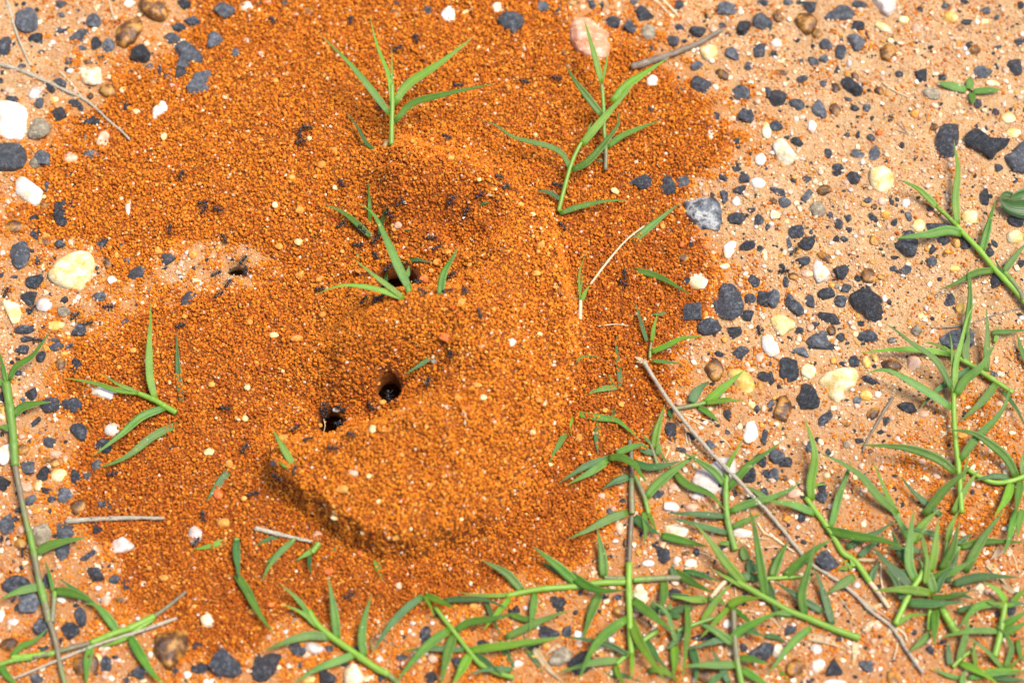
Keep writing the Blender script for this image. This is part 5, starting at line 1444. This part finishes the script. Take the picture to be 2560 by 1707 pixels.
twig(21, 10, 'y', '620,700 632,760 618,830', None, 'straw')
lone_blade(30, 64, 'b', '2085,265 1900,318 1768,345', 0.12, 'bright blade in front of the white-pink quartz')
plant('drooping shoot of two dark leaves on the pellets below the heap', 'drooping two-leaf shoot', '''
S 30 40 g 2150,255 2172,250 2185,262
L 30 78 d 2165,262 2170,420 2193,628
L 30 82 g 2160,572 2250,700 2345,880 2410,985 2520,1128''')
lone_blade(31, 62, 'd', '262,235 120,250 0,310', 0.06)
plant('small shoot of narrow green leaves below the grey twig', 'small shoot below the grey twig', '''
S 31 40 g 350,250 320,285
L 31 66 g 345,258 220,370 120,500 43,648
L 31 28 g 190,372 140,425 78,488''')
plant('stubby two-leaf sprout below the heap lip', 'stubby sprout', '''
S 31 60 b 575,285 540,335 510,372
L 31 56 b 520,350 450,395 362,448
L 31 44 d 495,392 490,480 510,588''')
lone_blade(31, 22, 'd', '780,290 700,360 643,448', 0.06)
lone_blade(31, 66, 'g', '1095,430 1120,530 1160,638', 0.10)
lone_blade(31, 34, 'd', '695,80 735,105 778,132', 0.05)
plant('grass runner with broad side leaves at the bottom middle', 'bottom middle runner', '''
S 31 66 b 1210,1485 1100,1430 900,1290 700,1150 560,1030 480,900
S 31 52 p 1205,1483 1260,1530 1320,1590
L 31 50! g 490,965 400,820 210,648
L 31 46! b 560,1055 430,930 232,838
L 31 92 g 672,1150 500,1130 300,1180 62,1277
L 31 86! g 745,1162 715,900 660,588
L 31 84! g 990,1328 970,1150 1000,950 1062,752
L 31 82 g 905,1302 760,1360 550,1440 340,1570''', lift0=1.4)
plant('branching grass runner with many broad leaves right of a dry brown twig'.replace('right of a dry', 'beside a dry'), 'branching broad-leaved runner', '''
S 31 52 b 2360,1515 2200,1470 2050,1390 1930,1250 1800,1080 1720,980 1638,868
L 31 76 d 1525,770 1380,880 1250,1010 1150,1150 1058,1308
L 31 72! b 1540,765 1650,800 1832,886
L 31 32! b 1540,770 1600,870 1642,978
L 31 62 d 1715,812 1900,798 2100,805 2308,882
L 31 78! g 1820,1090 1950,1010 2150,980 2345,935 2420,930
L 31 92! g 1772,1075 1600,1200 1450,1350 1270,1575
L 31 98! g 1812,1125 1750,1320 1690,1600
L 31 86! b 1948,1270 2150,1240 2345,1215 2785,1142
L 31 98! b 1955,1308 1880,1450 1795,1590
L 31 62 d 1905,1262 1600,1250 1318,1277
L 31 82 d 2000,1300 2120,1390 2262,1490
L 31 46 d 2100,800 2180,1000 2255,1155
L 31 62 d 2350,1440 2150,1440 1950,1480''', lift0=1.8)
plant('horizontal grass runner lying across the upright runner', 'horizontal crossing runner', '''
S 32 62 g 1565,612 1450,605 1110,622
S 32 62 b 1050,645 800,650 600,682 300,702 100,735 -60,770
S 32 46 g 1045,610 950,608 845,600
L 32 92! g 595,655 450,520 300,400 187,312
L 32 56 d 540,590 400,530 258,452
L 32 88! g 540,575 700,680 850,720 1052,712
L 32 92! g 842,592 830,400 778,150
L 32 92 g 802,748 730,920 638,1198
L 32 72 g 212,745 190,900 158,1128
L 32 88! g 95,720 -40,570 -160,500 -290,435
L 32 42! b 0,760 -250,765 -510,735
L 32 60! b -20,790 -140,930 -265,1085
L 32 86! g 1395,640 1390,780 1343,942
L 32 62 d 1480,585 1472,530 1463,478
L 32 82! g 1490,545 1680,660 1858,745
L 32 62 d 1570,545 1700,565 1912,642
L 32 62 d 1455,772 1600,780 1785,818
L 32 60 g -20,940 150,985 380,1000
L 32 75 g -60,1150 150,1050 350,960 545,898
L 32 75 b -40,1218 200,1190 438,1148''', lift0=0.8)
plant('diagonal pale shoot with bright curled leaves at the bottom edge', 'diagonal bottom shoot', '''
S 32 52 b 1335,1088 1200,1180 1060,1300 955,1395
L 32 76 g 985,1358 750,1380 412,1472
L 32 62! b 950,1402 980,1500 1040,1590
L 32 62 d 1232,1168 1330,1330 1442,1465
L 32 52! g 1505,1212 1460,1050 1400,900 1218,783
L 32 86! b 1488,1228 1492,1350 1478,1515
L 32 62! g 1600,828 1612,1050 1592,1250 1555,1590
L 32 82 d 1640,1230 1690,1400 1680,1590
L 32 72 b 1250,1455 1330,1440 1430,1480 1540,1565
L 32 70 d 1560,1100 1450,1230 1400,1250''', lift0=1.2)
plant('upright stem with wide leaves to both sides between two straw scraps', 'upright wide-leaved stem', '''
S 32 58 g 2105,1590 2060,1350 2040,1150 2028,900
L 32 82! g 2015,1205 1880,1100 1718,1018
L 32 82! g 2000,1172 2100,1080 2345,955 2480,900
L 32 62 d 2060,1050 2200,1100 2360,1150
L 32 72 d 2010,1140 1800,1200 1610,1255
L 32 82! g 2052,1402 1800,1400 1528,1415
L 32 72! g 2090,1338 2200,1350 2360,1395
L 32 82 g 2108,1440 2250,1530 2370,1590
L 32 70 d 1990,1568 1900,1390 1818,1240
L 32 70 d 1800,1580 1900,1500 1990,1450''', lift0=1.4)
plant('shoot with a pale dried flower tip and bright narrow leaves', 'shoot with dried tip', '''
S 32 42 g 1510,1092 1720,1012 1900,958
S 32 52 y 1825,788 1890,700 1965,625
L 32 72! b 1738,1012 1830,870 1920,750 2025,638
L 32 82! b 1975,862 2100,800 2285,788
L 32 52! g 2000,868 2150,980 2265,1112
L 32 56! b 1985,878 1850,1020 1712,1168
L 32 72! b 1790,805 1640,800 1448,768
L 32 66 g 1800,790 1900,810 1960,860
L 32 70 d 1750,1030 1880,1110 2018,1212''', lift0=1.2)
plant('long-leaved shoot lying with its stem toward the straw litter', 'long-leaved lying shoot', '''
S 33 66 b 838,1155 600,1072 330,960 200,910 0,800 -215,680 -380,580
L 32 92! b 2130,662 1950,450 1800,250 1668,102
L 32 42 b 2130,692 1980,610 1812,513
L 32 88! g 2322,785 2280,500 2210,80 2160,-40
L 33 86! g 340,952 310,750 380,500 432,252
L 33 76 d 592,1030 540,850 480,660 405,478
L 33 72 g 392,1058 260,1160 100,1350 -20,1500
L 33 76 d 500,912 300,790 48,628
L 33 52 g 222,938 100,925 -20,955
L 33 50 d -20,1130 80,1150 185,1205
L 33 72 d 0,650 60,850 128,1022''', lift0=0.8)
plant('low shoot with one leaf bent back over the twig', 'low shoot by the twig', '''
S 33 42 b -30,612 150,602 295,594
L 33 92 g 40,592 100,430 190,258
L 33 92! g 150,592 300,460 450,330 595,248
L 33 16 b 300,600 380,605 452,640''', lift0=0.8)
plant('slanting shoot with twisted bright leaves beside the straw sheath', 'slanting twisted-leaved shoot', '''
S 33 58 b 935,645 800,455 680,370 570,180 440,0 345,-130
S 33 46 y 930,640 1010,740 1110,880
L 23 92! b 400,1445 390,1300 430,1050 390,850 328,692
L 23 46! b 350,1385 430,1310 545,1295
L 23 82! g 430,1565 250,1490 100,1462 -20,1448
L 33 96! g 528,160 800,220 1050,260 1295,352
L 33 74! g 568,145 600,60 650,-150 765,-480
L 33 72 d 722,330 850,250 1000,190 1175,78
L 33 62 d 830,412 950,310 1085,188
L 33 56 b 782,502 770,430 748,368
L 33 92 g 792,590 650,680 535,752
L 33 32! b 770,530 730,480 678,428
L 33 42 b 730,520 680,515 632,538
L 33 72 d 942,640 970,540 1032,448
L 33 28 y 820,435 960,440 1050,425 1112,440''', lift0=1.0)
plant('pale green runner coming in from the picture edge above the arching one', 'pale edge runner', '''
S 13 60 b 2420,1290 2345,1190 2260,1090 2080,900 1950,740 1780,560 1720,490
S 13 46 b 1720,490 1640,410 1550,330
S 13 56 g 2340,1180 2310,1110 2240,1010 2165,925
L 13 62! b 1550,330 1400,180 1300,120 1193,78
L 13 34! b 1540,300 1500,250 1470,198
L 13 80! b 1738,490 1718,250 1740,0 1722,-150 1704,-282
L 13 98! g 1775,575 1650,540 1450,580 1143,617
L 13 82! g 1960,730 2000,580 2082,262
L 13 72! g 2065,905 1900,930 1730,1020 1572,1087
L 13 72! g 2160,922 2250,800 2380,640
L 13 28 d 2150,940 2110,870 2083,798''', lift0=2.0, k=0.12)
plant('tall runner with long arching leaves standing over the sand at the side', 'tall arching-leaved runner', '''
S 23 54 b 0.06 1775,1560 1745,1150 1722,950 1705,700 1700,470
L 23 42! b 1698,470 1690,200 1680,0 1662,-100
L 23 62! b 1710,450 1720,200 1770,0 1830,-235 1908,-380
L 23 66! g 1690,440 1600,250 1480,110 1310,0 1200,-90 1052,-190
L 23 88! g 1725,485 1800,350 1950,220 2095,-10
L 23 88! g 1680,602 1500,480 1200,300 1050,250 880,287
L 23 88! g 1720,1192 1550,1060 1250,960 825,936
L 23 82! g 1758,1082 1900,880 2100,680 2190,520 2218,368''', lift0=2.5, k=0.12)
plant('slanting runner with wide side leaves under the tall arching one', 'slanting side runner', '''
S 23 54 b 1600,50 1740,140 1850,200 2000,300 2245,462
L 23 68! g 1790,0 1840,-270 1852,-510 1813,-722
L 23 82! g 1830,190 1808,80 1830,-20 1840,-120
L 23 72! g 2002,268 2000,100 2010,-60 2000,-330
L 23 86 g 2092,375 1960,540 1755,728
L 23 66 d 1845,240 1650,360 1500,480 1365,638
L 23 66 b 1672,112 1450,70 1150,65 830,96
L 23 36! b 1672,100 1550,20 1420,-5
L 23 46 d 2150,448 2270,600 2360,770
L 23 52 g 2040,-90 2200,-100 2400,-118
L 23 62 g 2380,200 2320,60 2280,-80
L 23 45 b 2080,0 2100,-90 2125,-170''', lift0=1.6, k=0.12)
plant('runner entering from the picture edge with broad drooping leaves', 'broad drooping edge runner', '''
S 23 52 b 2400,1200 2240,1265 2080,1282 1950,1235 1828,1162
L 23 88! g 2280,1232 2180,1050 2000,900 1850,820 1635,800
L 23 92! b 2230,1288 2180,1430 2075,1590
L 23 82! g 2312,1268 2290,1420 2262,1600
L 23 46 g 2330,1210 2325,1100 2345,990
L 23 62 d 2205,1232 2050,1225 1890,1262
L 33 72 g 2270,-20 2220,200 2158,408
L 33 72 g 2330,-20 2300,100 2285,242''', lift0=2.0)
plant('fine-leaved shoot with crossing upright leaves on orange-dusted sand', 'crossing-leaved shoot', '''
S 23 46 g 1205,1640 1190,1570
L 23 82! g 1192,1572 1000,1400 850,1220 650,1090 455,998
L 23 48! b 1182,1555 1080,1370 1010,1200 942,1068
L 23 72! g 580,1640 670,1350 720,1230 762,1085
L 23 66 d 1590,1580 1400,1430 1300,1330 1208,1212''')
plant('dense tuft of broad upright leaves in the grass patch', 'dense broad-leaved tuft', '''
S 33 56 b 0.05 1165,1030 1290,760 1400,580 1455,430
S 33 40 g 0.05 1620,440 1630,340 1642,275
S 33 44 b 1475,1085 1478,980 1485,860
L 23 88! g 1430,1580 1600,1360 1750,1230 1898,1093
L 23 72! b 1695,1560 1800,1360 1942,1148
L 23 36! b 1790,1270 1810,1140 1850,1008
L 33 98! g 1352,632 1290,450 1310,150 1338,-20
L 33 98! b 1328,282 1420,120 1560,-20
L 33 72! g 1280,242 1220,110 1120,-20
L 33 52! b 1450,430 1430,300 1408,168
L 33 82! b 1492,552 1530,330 1562,38
L 33 92! g 1590,532 1690,350 1748,85
L 33 92! g 1520,745 1480,600 1383,425
L 33 88! b 1492,742 1250,710 955,720
L 33 88! g 1500,602 1700,540 1930,412
L 33 72! d 1540,735 1600,600 1705,500
L 33 88 d 1285,832 1500,842 1815,825
L 33 52! g 1490,782 1700,770 1892,708
L 33 92 d 1305,682 1100,480 945,308
L 33 72 d 1232,800 1160,620 1048,498
L 33 52 d 1312,582 1230,545 1145,505
L 33 72 d 1292,502 1200,340 1125,148
L 33 62 d 1400,362 1250,335 1045,325
L 33 62 d 1570,232 1440,180 1265,150
L 33 62! b 1642,282 1680,120 1755,-20
L 33 88 d 1690,662 1900,600 2100,590 2312,602
L 33 86! g 1528,885 1530,1030 1522,1228
L 33 76 g 1482,1112 1400,1190 1285,1288
L 33 46 b 1170,1040 1300,950 1492,938
L 33 60 d 1640,780 1760,760 1895,800
L 33 60! b 1440,660 1460,480 1445,305''', lift0=2.0, k=0.15)
plant('thick cut stem with a flat leaf beside the dense tuft', 'thick cut stem', '''
S 33 78 b 1725,1105 1640,970 1578,858
L 33 66 d 1630,640 1690,540 1752,330''', lift0=1.5)
plant('thin runner with long straight leaves at the picture side', 'thin runner with straight leaves', '''
S 33 46 g 1630,640 1700,450 1750,320
L 33 76 g 1752,322 2000,270 2360,278
L 33 62 d 1738,302 1810,240 1885,185
L 33 92! g 1810,550 1880,400 2000,200 2170,-30
L 33 60! d 1660,650 1650,550 1690,380''')
plant('leafy shoot with paired bright leaves near the bottom corner', 'leafy corner shoot', '''
S 33 62 b 0.05 2075,1325 2130,1100 2172,835
L 33 68! b 2182,822 2100,720 1968,638
L 33 82! g 2082,832 1900,880 1748,1062
L 33 82! g 2150,1042 2250,980 2380,905
L 33 82! g 2140,1122 2250,1070 2380,1000
L 33 62! b 2240,832 2300,760 2380,690
L 33 62! b 2172,852 2100,850 1995,818
L 33 66 g 2112,1092 1850,1090 1555,1152
L 33 60 d 1730,905 1950,860 2150,860
L 33 60 d 2180,860 2280,840 2380,845
L 33 40! b 2180,860 2220,850 2258,848''', lift0=1.4)
plant('low crowded tuft of narrow leaves at the bottom corner', 'low crowded corner tuft', '''
S 33 40 b 1690,1420 1780,1330 1885,1258
L 33 52! g 2170,1432 2230,1250 2180,1130 2058,1008
L 33 72! g 1742,1372 1810,1130 1842,895
L 33 62 d 1665,1402 1655,1280 1648,1155
L 33 78! b 1760,1382 1950,1470 2120,1580
L 33 46! b 1905,1412 1890,1300 1884,1145
L 33 48! g 2150,1432 2000,1270 1828,1140
L 33 52 b 1960,1462 2150,1450 2380,1445
L 33 62 g 1830,1522 2100,1480 2380,1482
L 33 62! g 1775,1590 1790,1490 1815,1448
L 33 46 g 1760,1518 1640,1490 1492,1422
L 33 36! b 2180,1442 2250,1390 2322,1325
L 33 66 d 2050,1515 2200,1530 2380,1545
L 33 52 g 2290,1170 2310,1300 2365,1400''', lift0=0.8)
lone_blade(33, 58, 'b', '0,1388 120,1470 212,1590', 0.1)
lone_blade(32, 80, 'd', '-180,1120 -60,1290 60,1490', 0.08)
lone_blade(32, 75, 'd', '60,1110 170,1300 290,1480', 0.08, 'dark blade lying beside the tan dry leaf')
lone_blade(32, 62, 'd', '800,1480 900,1490 1040,1500 1200,1560', 0.08)

# small broad-leaved seedling and clover-like weeds
def oval_leaf(tile, width, shade, text, parent, rise=0.15):
    r = np.random.default_rng(abs(hash_text(text)))
    pxs = px_path(tile, text)
    b = hit(*pxs[0])
    path = lifted(pxs, b[2] + 1.4, rise, 0.8, 13)
    v, f, uv = blade(path, width * MMT, r, n_tip=3.2, fold=0.12)
    return mesh_obj('leaf', v, f, LEAF[shade], parent=parent, uv=uv)
def weed(label, landmark, tile, x, y, leaves, stem=26):
    p = hit(*tp(tile, x, y))
    root = thing('seedling', label, 'seedling', p, 'small broad-leaved seedlings')
    LANDMARKS.append((landmark, p[0], p[1]))
    v, f, uv = tube(np.array([p + [0, 0, -0.5], p + [0, 0, 0.8], p + [0.1, 0.1, 1.7]]), stem * MMT / 2, 7)
    mesh_obj('stem', v, f, STEM['g'], parent=root, uv=uv)
    for w, sh, t in leaves: oval_leaf(tile, w, sh, t, root)
weed('four-leaved cross-shaped seedling on the pale sand', 'cross-shaped seedling', 3, 1850, 830,
     [(82, 'g', '1820,825 1700,795 1555,755'), (64, 'g', '1880,840 2000,830 2132,825'), (78, 'g', '1850,815 1848,760 1845,708'), (70, 'g', '1862,850 1872,900 1878,955')])
weed('tiny clover-like weed in the grass patch beside a twig', 'tiny clover-like weed', 32, 2200, 570,
     [(95, 'd', '2200,560 2190,490 2170,430'), (85, 'd', '2190,575 2140,590 2085,570'), (95, 'd', '2210,580 2230,610 2250,640'), (80, 'g', '2150,440 2125,380 2110,310')])
weed('small weed with stubby dark leaves behind the cream tooth-like stone', 'stubby dark weed', 32, 1450, 905,
     [(70, 'd', '1460,915 1560,890 1680,875'), (60, 'd', '1440,920 1500,950 1550,970'), (50, 'g', '1450,900 1445,870 1440,840'), (70, 'd', '1430,910 1340,890 1260,840')])
# curled dark leaf entering from the picture edge
def curled_leaf():
    p = hit(*tp(13, 2290, 330))
    root = thing('broad_leaf_weed', 'dark green curled broad leaf entering at the picture edge', 'weed', p)
    LANDMARKS.append(('curled broad leaf', p[0], p[1]))
    for pts, w, rise in (('2480,330 2360,330 2240,320 2120,268', 200, 0.12), ('2490,200 2380,205 2290,220 2215,262', 120, 0.30), ('2250,250 2215,215 2165,215 2118,262', 62, 0.25)):
        r = np.random.default_rng(abs(hash_text(pts)))
        pxs = px_path(13, pts)
        path = lifted(pxs, p[2] + 3.0, rise, 2.0, 15)
        v, f, uv = blade(path, w * MMT, r, n_tip=3.4, fold=0.42, roll=0.25)
        mesh_obj('leaf', v, f, LEAF['d'], parent=root, uv=uv)
    v, f, uv = tube(np.array([p + [18, 2, -1], p + [17, 1, 3], p + [15, 0, 5]]), 0.8, 7)
    mesh_obj('stem', v, f, STEM['g'], parent=root, uv=uv)
curled_leaf()

# ================================================================== twigs, straw, dry leaves
def frayed_twig():
    p = hit(*tp(22, 1230, 210))
    root = thing('twig', 'long grey twig with a frayed head running down into the grass', 'twig', p, 'dry twigs and stems')
    LANDMARKS.append(('frayed head of the long twig', p[0], p[1]))
    pts = [tp(22, 1205, 175), tp(22, 1230, 215), tp(22, 1400, 480), tp(22, 1560, 700), tp(22, 1720, 890), tp(22, 1900, 1090), tp(22, 2050, 1240), tp(22, 2200, 1400),
           tp(22, 2345, 1530), tp(33, 150, 150), tp(33, 320, 370), tp(33, 420, 465), tp(33, 650, 610), tp(33, 800, 730), tp(33, 950, 880), tp(33, 1130, 1020), tp(33, 1200, 1110), tp(33, 1300, 1270), tp(33, 1440, 1460)]
    n = 120
    r = np.random.default_rng(5)
    rad0 = 44 * MMT / 2
    path = lifted(pts, p[2] + 2.6, 0.0, 3.2, n)
    t = np.linspace(0, 1, n)
    path[:, 2] -= 2.6 * sstep(0.40, 0.52, t)
    path += r.normal(size=path.shape) * 0.05
    rr = rad0 * (0.92 - 0.22 * t) * (1 + 0.06 * r.normal(size=n) * 0.6)
    for c in (0.005, 0.335, 0.62, 0.80): rr *= 1 + 0.25 * np.exp(-((t - c) / 0.008) ** 2)
    rr[-1] *= 0.5
    v, f, uv = tube(path, rr, 10)
    mesh_obj('stalk', v, f, STEM['t'], parent=root, uv=uv)
    a = path[0]
    for k in range(9):
        d = np.array([-0.75 + 0.8 * r.random() - 0.2, 0.9 * (r.random() - 0.35), 0.25 * r.random()])
        if k > 6: d = np.array([0.6, 0.3 - 0.5 * (k - 7), 0.2])
        L = 2.0 + 2.6 * r.random()
        pp = spline([a, a + d * L * 0.5 + [0, 0, 0.3], a + d * L + [0, 0, -0.5]], 7)
        v, f, uv = blade(pp, 1.1 + 0.6 * r.random(), r, fold=0.35)
        mesh_obj('bract', v, f, LEAF['y'], parent=root, uv=uv)
frayed_twig()
twig(0, 28, 't', '55,-30 130,240 200,430 278,602', 'thin dry stem slanting down beside the pitted light grey pebble', landmark='thin slanting dry stem')
twig(0, 42, 't', '-30,585 170,640 380,730 600,830 770,910 870,985 1000,1110 1120,1210 1192,1288', 'long grey dry stalk crossing the pebbles', landmark='long grey dry stalk', taper=0.5)
twig(0, 24, 'y', '538,652 640,750 750,890', 'short pale straw touching the long grey dry stalk')
twig(0, 24, 'y', '990,-20 1015,70 1042,175', 'short tan straw near the large round ochre pebble')
twig(2, 78, 'k', '1085,618 1250,568 1480,490 1700,400 1935,268', 'thick grey driftwood twig pointing at the reddish pink rock', landmark='grey driftwood twig', taper=0.5)
twig(2, 32, 'y', '1365,-20 1450,70 1542,168', 'whitish dry stem above the driftwood twig')
twig(2, 26, 'y', '1300,-20 1400,90 1482,192', 'tan dry stem above the driftwood twig')
twig(13, 22, 'k', '1500,1440 1800,1410 2100,1310 2380,1240', 'thin dark twig passing under the grass beside the oval black pebble')
twig(23, 34, 'k', '1145,500 1010,720 890,930 870,1010', 'thin grey twig on the bare sand below the yellow heart-shaped pebble')
twig(30, 52, 't', '598,88 900,66 1250,55 1512,60', 'straight pale twig with black flecks', landmark='straight flecked twig')
twig(31, 48, 't', '-10,148 250,215 520,275', 'grey twig lying just below the heap lip', landmark='grey twig below the lip')
twig(31, 24, 'k', '1090,1120 1200,1180 1322,1245', None)
twig(3, 26, 'y', '1050,760 1150,830 1285,895', None, 'straw')
twig(3, 18, 'k', '1150,1050 1100,1065 1050,1090', None)
twig(3, 18, 'k', '1090,1500 1060,1570', None)
for k, t in enumerate(('1180,1130 1240,1190 1330,1250', '1220,1110 1250,1190 1240,1280', '1160,1190 1230,1210 1300,1240')):
    twig(3, 14, 'k', t, None)
for t in ('1560,650 1750,700 1900,742', '1570,665 1730,740 1860,745', '1600,690 1680,730 1765,785', '1580,780 1620,860 1640,950', '1590,820 1600,900 1615,940', '1900,560 1905,630 1912,690', '1900,860 1980,930 2010,990', '1440,970 1410,1040 1370,1105', '1200,790 1170,830 1145,860', '1800,770 1700,720 1620,700', '1970,790 2010,830 2050,870'):
    twig(22, 16, 'y', t, None, 'straw')
for w, t in ((14, '620,730 720,870 820,1000'), (14, '650,1080 700,1200 800,1280 890,1330'), (14, '2205,320 2280,500 2278,755'), (22, '1030,470 1040,650 1090,850'), (22, '1170,1050 1185,1200 1150,1360'), (26, '1180,1060 1250,1120 1270,1180'), (40, '870,1095 940,1040 1010,1000'), (20, '2300,600 2340,560 2380,520'), (18, '0,960 60,1000 110,1060'), (30, '10,200 100,270 240,370'), (18, '-20,330 60,320 110,330'), (14, '2150,1120 2170,1200 2180,1240'), (18, '1910,930 1940,980 1960,1010')):
    twig(33, w, 'y', t, None, 'straw')
for w, t in ((14, '1150,970 1220,1030 1270,1090'), (14, '1390,1070 1420,1180 1470,1215'), (18, '2060,240 2150,230 2345,250'), (18, '2130,215 2065,270 2058,330'), (16, '1700,360 1800,400 1900,450'), (20, '2040,690 2050,760 2045,810'), (14, '2100,900 2200,910 2310,930'), (22, '1350,1230 1330,1310 1300,1340'), (26, '2250,100 2300,180 2380,230'), (18, '1910,1180 1925,1260 1915,1340')):
    twig(32, w, 'y', t, None, 'straw')
lone_blade(32, 66, 'y', '195,1250 330,1430 470,1560', 0.03, 'tan dry leaf pointing at the bottom edge beside the speckled stone', False, 'dry_leaf')
lone_blade(32, 52, 'y', '455,1215 380,1250 295,1322', 0.03, 'cream dry sheath resting on the speckled stone', False, 'dry_leaf')
lone_blade(33, 72, 'y', '2005,478 2100,560 2200,692', 0.04, None, False, 'dry_leaf')
lone_blade(33, 62, 'y', '1095,850 960,885 855,930', 0.04, None, False, 'dry_leaf')
lone_blade(33, 34, 'y', '818,778 950,870 1155,1012', 0.04, None, False, 'dry_leaf')
lone_blade(33, 64, 'y', '800,1165 795,1300 778,1425', 0.02, None, False, 'dry_leaf')
lone_blade(33, 76, 'y', '350,1140 550,1185 715,1265', 0.02, None, False, 'dry_leaf')
lone_blade(33, 56, 'y', '1175,1035 1120,1090 1068,1155', 0.04, None, False, 'dry_leaf')
lone_blade(33, 60, 'y', '880,1100 950,1020 1030,1000', 0.04, None, False, 'dry_leaf')
lone_blade(33, 80, 'y', '2150,310 2100,380 2030,450', 0.04, None, False, 'dry_leaf')
lone_blade(33, 60, 'y', '2140,650 2220,720 2345,780', 0.03, None, False, 'dry_leaf')
lone_blade(11, 30, 'y', '2120,210 2150,220 2185,225', 0.05, None, False, 'dry_leaf')
lone_blade(33, 50, 'y', '820,1150 740,1110 650,1085', 0.04, 'yellowish cut sheath at the end of the long-leaved lying shoot', False, 'dry_leaf')

# ================================================================== ants
for tile, txt in {
    1: '870,200,90;1305,445,-35;1470,360,70;1135,980,80;480,1175,15;410,1230,90;415,1300,-15;1860,790,10;1745,1270,35;155,200,60',
    2: '415,725,10;115,760,20',
    10: '1660,40,110;1870,290,-10;1870,360,120;2005,350,15;1553,540,90;2055,620,60;2240,805,-50;1985,940,-35;2265,925,85;2095,1030,-65;2015,1130,-40;65,1100,-70;305,1265,-55;700,1325,-45;815,1395,-15;995,1243,0;1660,1420,-20;355,1550,5',
    11: '795,120,55;1322,265,-60;1787,245,-70;2220,65,-20;2278,150,-45;2055,210,-40;1940,360,-55;1235,385,55;795,490,-30;985,520,65;940,680,5;1100,630,-35;1110,780,55;1210,870,-50;1610,615,-10;1665,715,-35;1810,960,-5;1490,1030,50;1515,1120,40;1765,1115,-5;1915,1110,70;2035,1310,60;1015,1180,-20;1110,1195,60;1150,1168,10;600,1090,20',
    12: '455,510,45;415,130,10;1030,950,85;1020,1035,30;2260,1465,80',
    13: '240,735,-50;150,915,-5',
    20: '2070,605,10;2250,970,-60;1040,1205,-10;2320,1390,-20',
    21: '1805,115,45;1600,365,65;1225,480,90;1070,580,50;785,585,35;770,755,30;880,860,45;370,780,-40;485,905,-50;355,1170,-80;205,1205,15;620,640,60;705,970,5;640,580,80',
    30: '210,370,85;1865,45,75;1805,275,-60',
    31: '855,765,-30',
}.items():
    for q in txt.split(';'):
        x, y, a = [float(t) for t in q.split(',')]
        place_ant(tile, x, y, a)
# the white brood morsel one ant is carrying
p = hit(*tp(11, 1902, 432))
v, f = stone_mesh(np.random.default_rng(4), 0.62, 0.42, 0.4, 0.9, 2, 0.2)
loc = (p[0], p[1], p[2] + 0.6)
tag(mesh_obj('ant_egg', v + np.array(loc), f, MAT['W'], loc=loc), 'tiny white egg in the jaws of an ant on the wall of the back pit', 'ant egg')

# ================================================================== uncountable grit: one object each
def grit(name, label, n, mat, smin, smax, region, flat=0.6):
    r = np.random.default_rng(hash_text(name))
    V, F = [], []
    base, fc = ICO[2]
    off = 0; made = 0; tries = 0
    while made < n and tries < n * 12:
        tries += 1
        px, py = r.random() * 2700 - 70, r.random() * 1850 - 70
        x, y = plane_pt(px, py, 0.0)
        t = float(sample(TT, x, y))
        if not region(px, py, t, r): continue
        z = float(sample(TOP, x, y))
        s = smin + (smax - smin) * r.random() ** 2.4
        v, f = stone_mesh(r, s * (0.8 + 0.5 * r.random()), s * (0.7 + 0.3 * r.random()), s * flat, r.random() * 6.28, 2, 0.9)
        V.append(v + np.array([x, y, z + 0.25 * s])); F.extend([tuple(i + off for i in q) for q in f]); off += len(v); made += 1
    return tag(mesh_obj(name, np.concatenate(V), F, mat), label, None, None, 'stuff')
open_sand = lambda px, py, t, r: t < -0.3
anywhere = lambda px, py, t, r: t < -0.3 or (r.random() < 0.25)
grit('dark_grit', 'fine black grit strewn over the pale sand', 2200, MAT['K'], 0.16, 0.85, lambda px, py, t, r: t < -0.3 and (px > 1700 or r.random() < 0.5))
grit('pale_grit', 'fine cream and white grit set in the pale sand', 1900, MAT['C'], 0.22, 1.2, open_sand, 0.45)
grit('pink_grit', 'fine pinkish grit set in the pale sand', 1900, MAT['P'], 0.25, 1.4, open_sand, 0.45)
grit('orange_grit', 'fine orange and ochre grit set in the pale sand', 1700, MAT['O'], 0.25, 1.1, open_sand, 0.5)
grit('brown_grit', 'fine brown grit set in the pale sand', 500, MAT['B'], 0.2, 0.9, open_sand, 0.5)
grit('white_flecks', 'tiny white flecks lying on the orange pellets', 420, MAT['W'], 0.14, 0.40, lambda px, py, t, r: t > 0.5, 0.7)
grit('quartz_grit', 'fine cloudy quartz grit set in the pale sand', 700, MAT['Q'], 0.25, 1.2, open_sand, 0.45)
grit('nodule_crumbs', 'small pale orange crumbs among the pellets', 500, MAT['O'], 0.35, 0.85, lambda px, py, t, r: t > 0.4, 0.8)

# ================================================================== labels for the many
RANK = ['', 'second', 'third', 'fourth', 'fifth', 'sixth', 'seventh', 'eighth', 'ninth', 'tenth', 'eleventh', 'twelfth', 'thirteenth', 'fourteenth', 'fifteenth', 'sixteenth', 'seventeenth', 'eighteenth', 'nineteenth', 'twentieth']
buckets = {}
for o, desc, x, y in PENDING:
    ds = [(math.hypot(x - lx, y - ly), ph) for ph, lx, ly in LANDMARKS]
    d, ph = min(ds)
    buckets.setdefault((desc, ph), []).append((d, o.name, o))
for (desc, ph), items in buckets.items():
    items.sort(key=lambda t: t[:2])
    for k, (d, _n, o) in enumerate(items):
        o['label'] = f'{desc} beside the {ph}' if k == 0 else f'{RANK[min(k, 19)]} {desc} out from the {ph}'
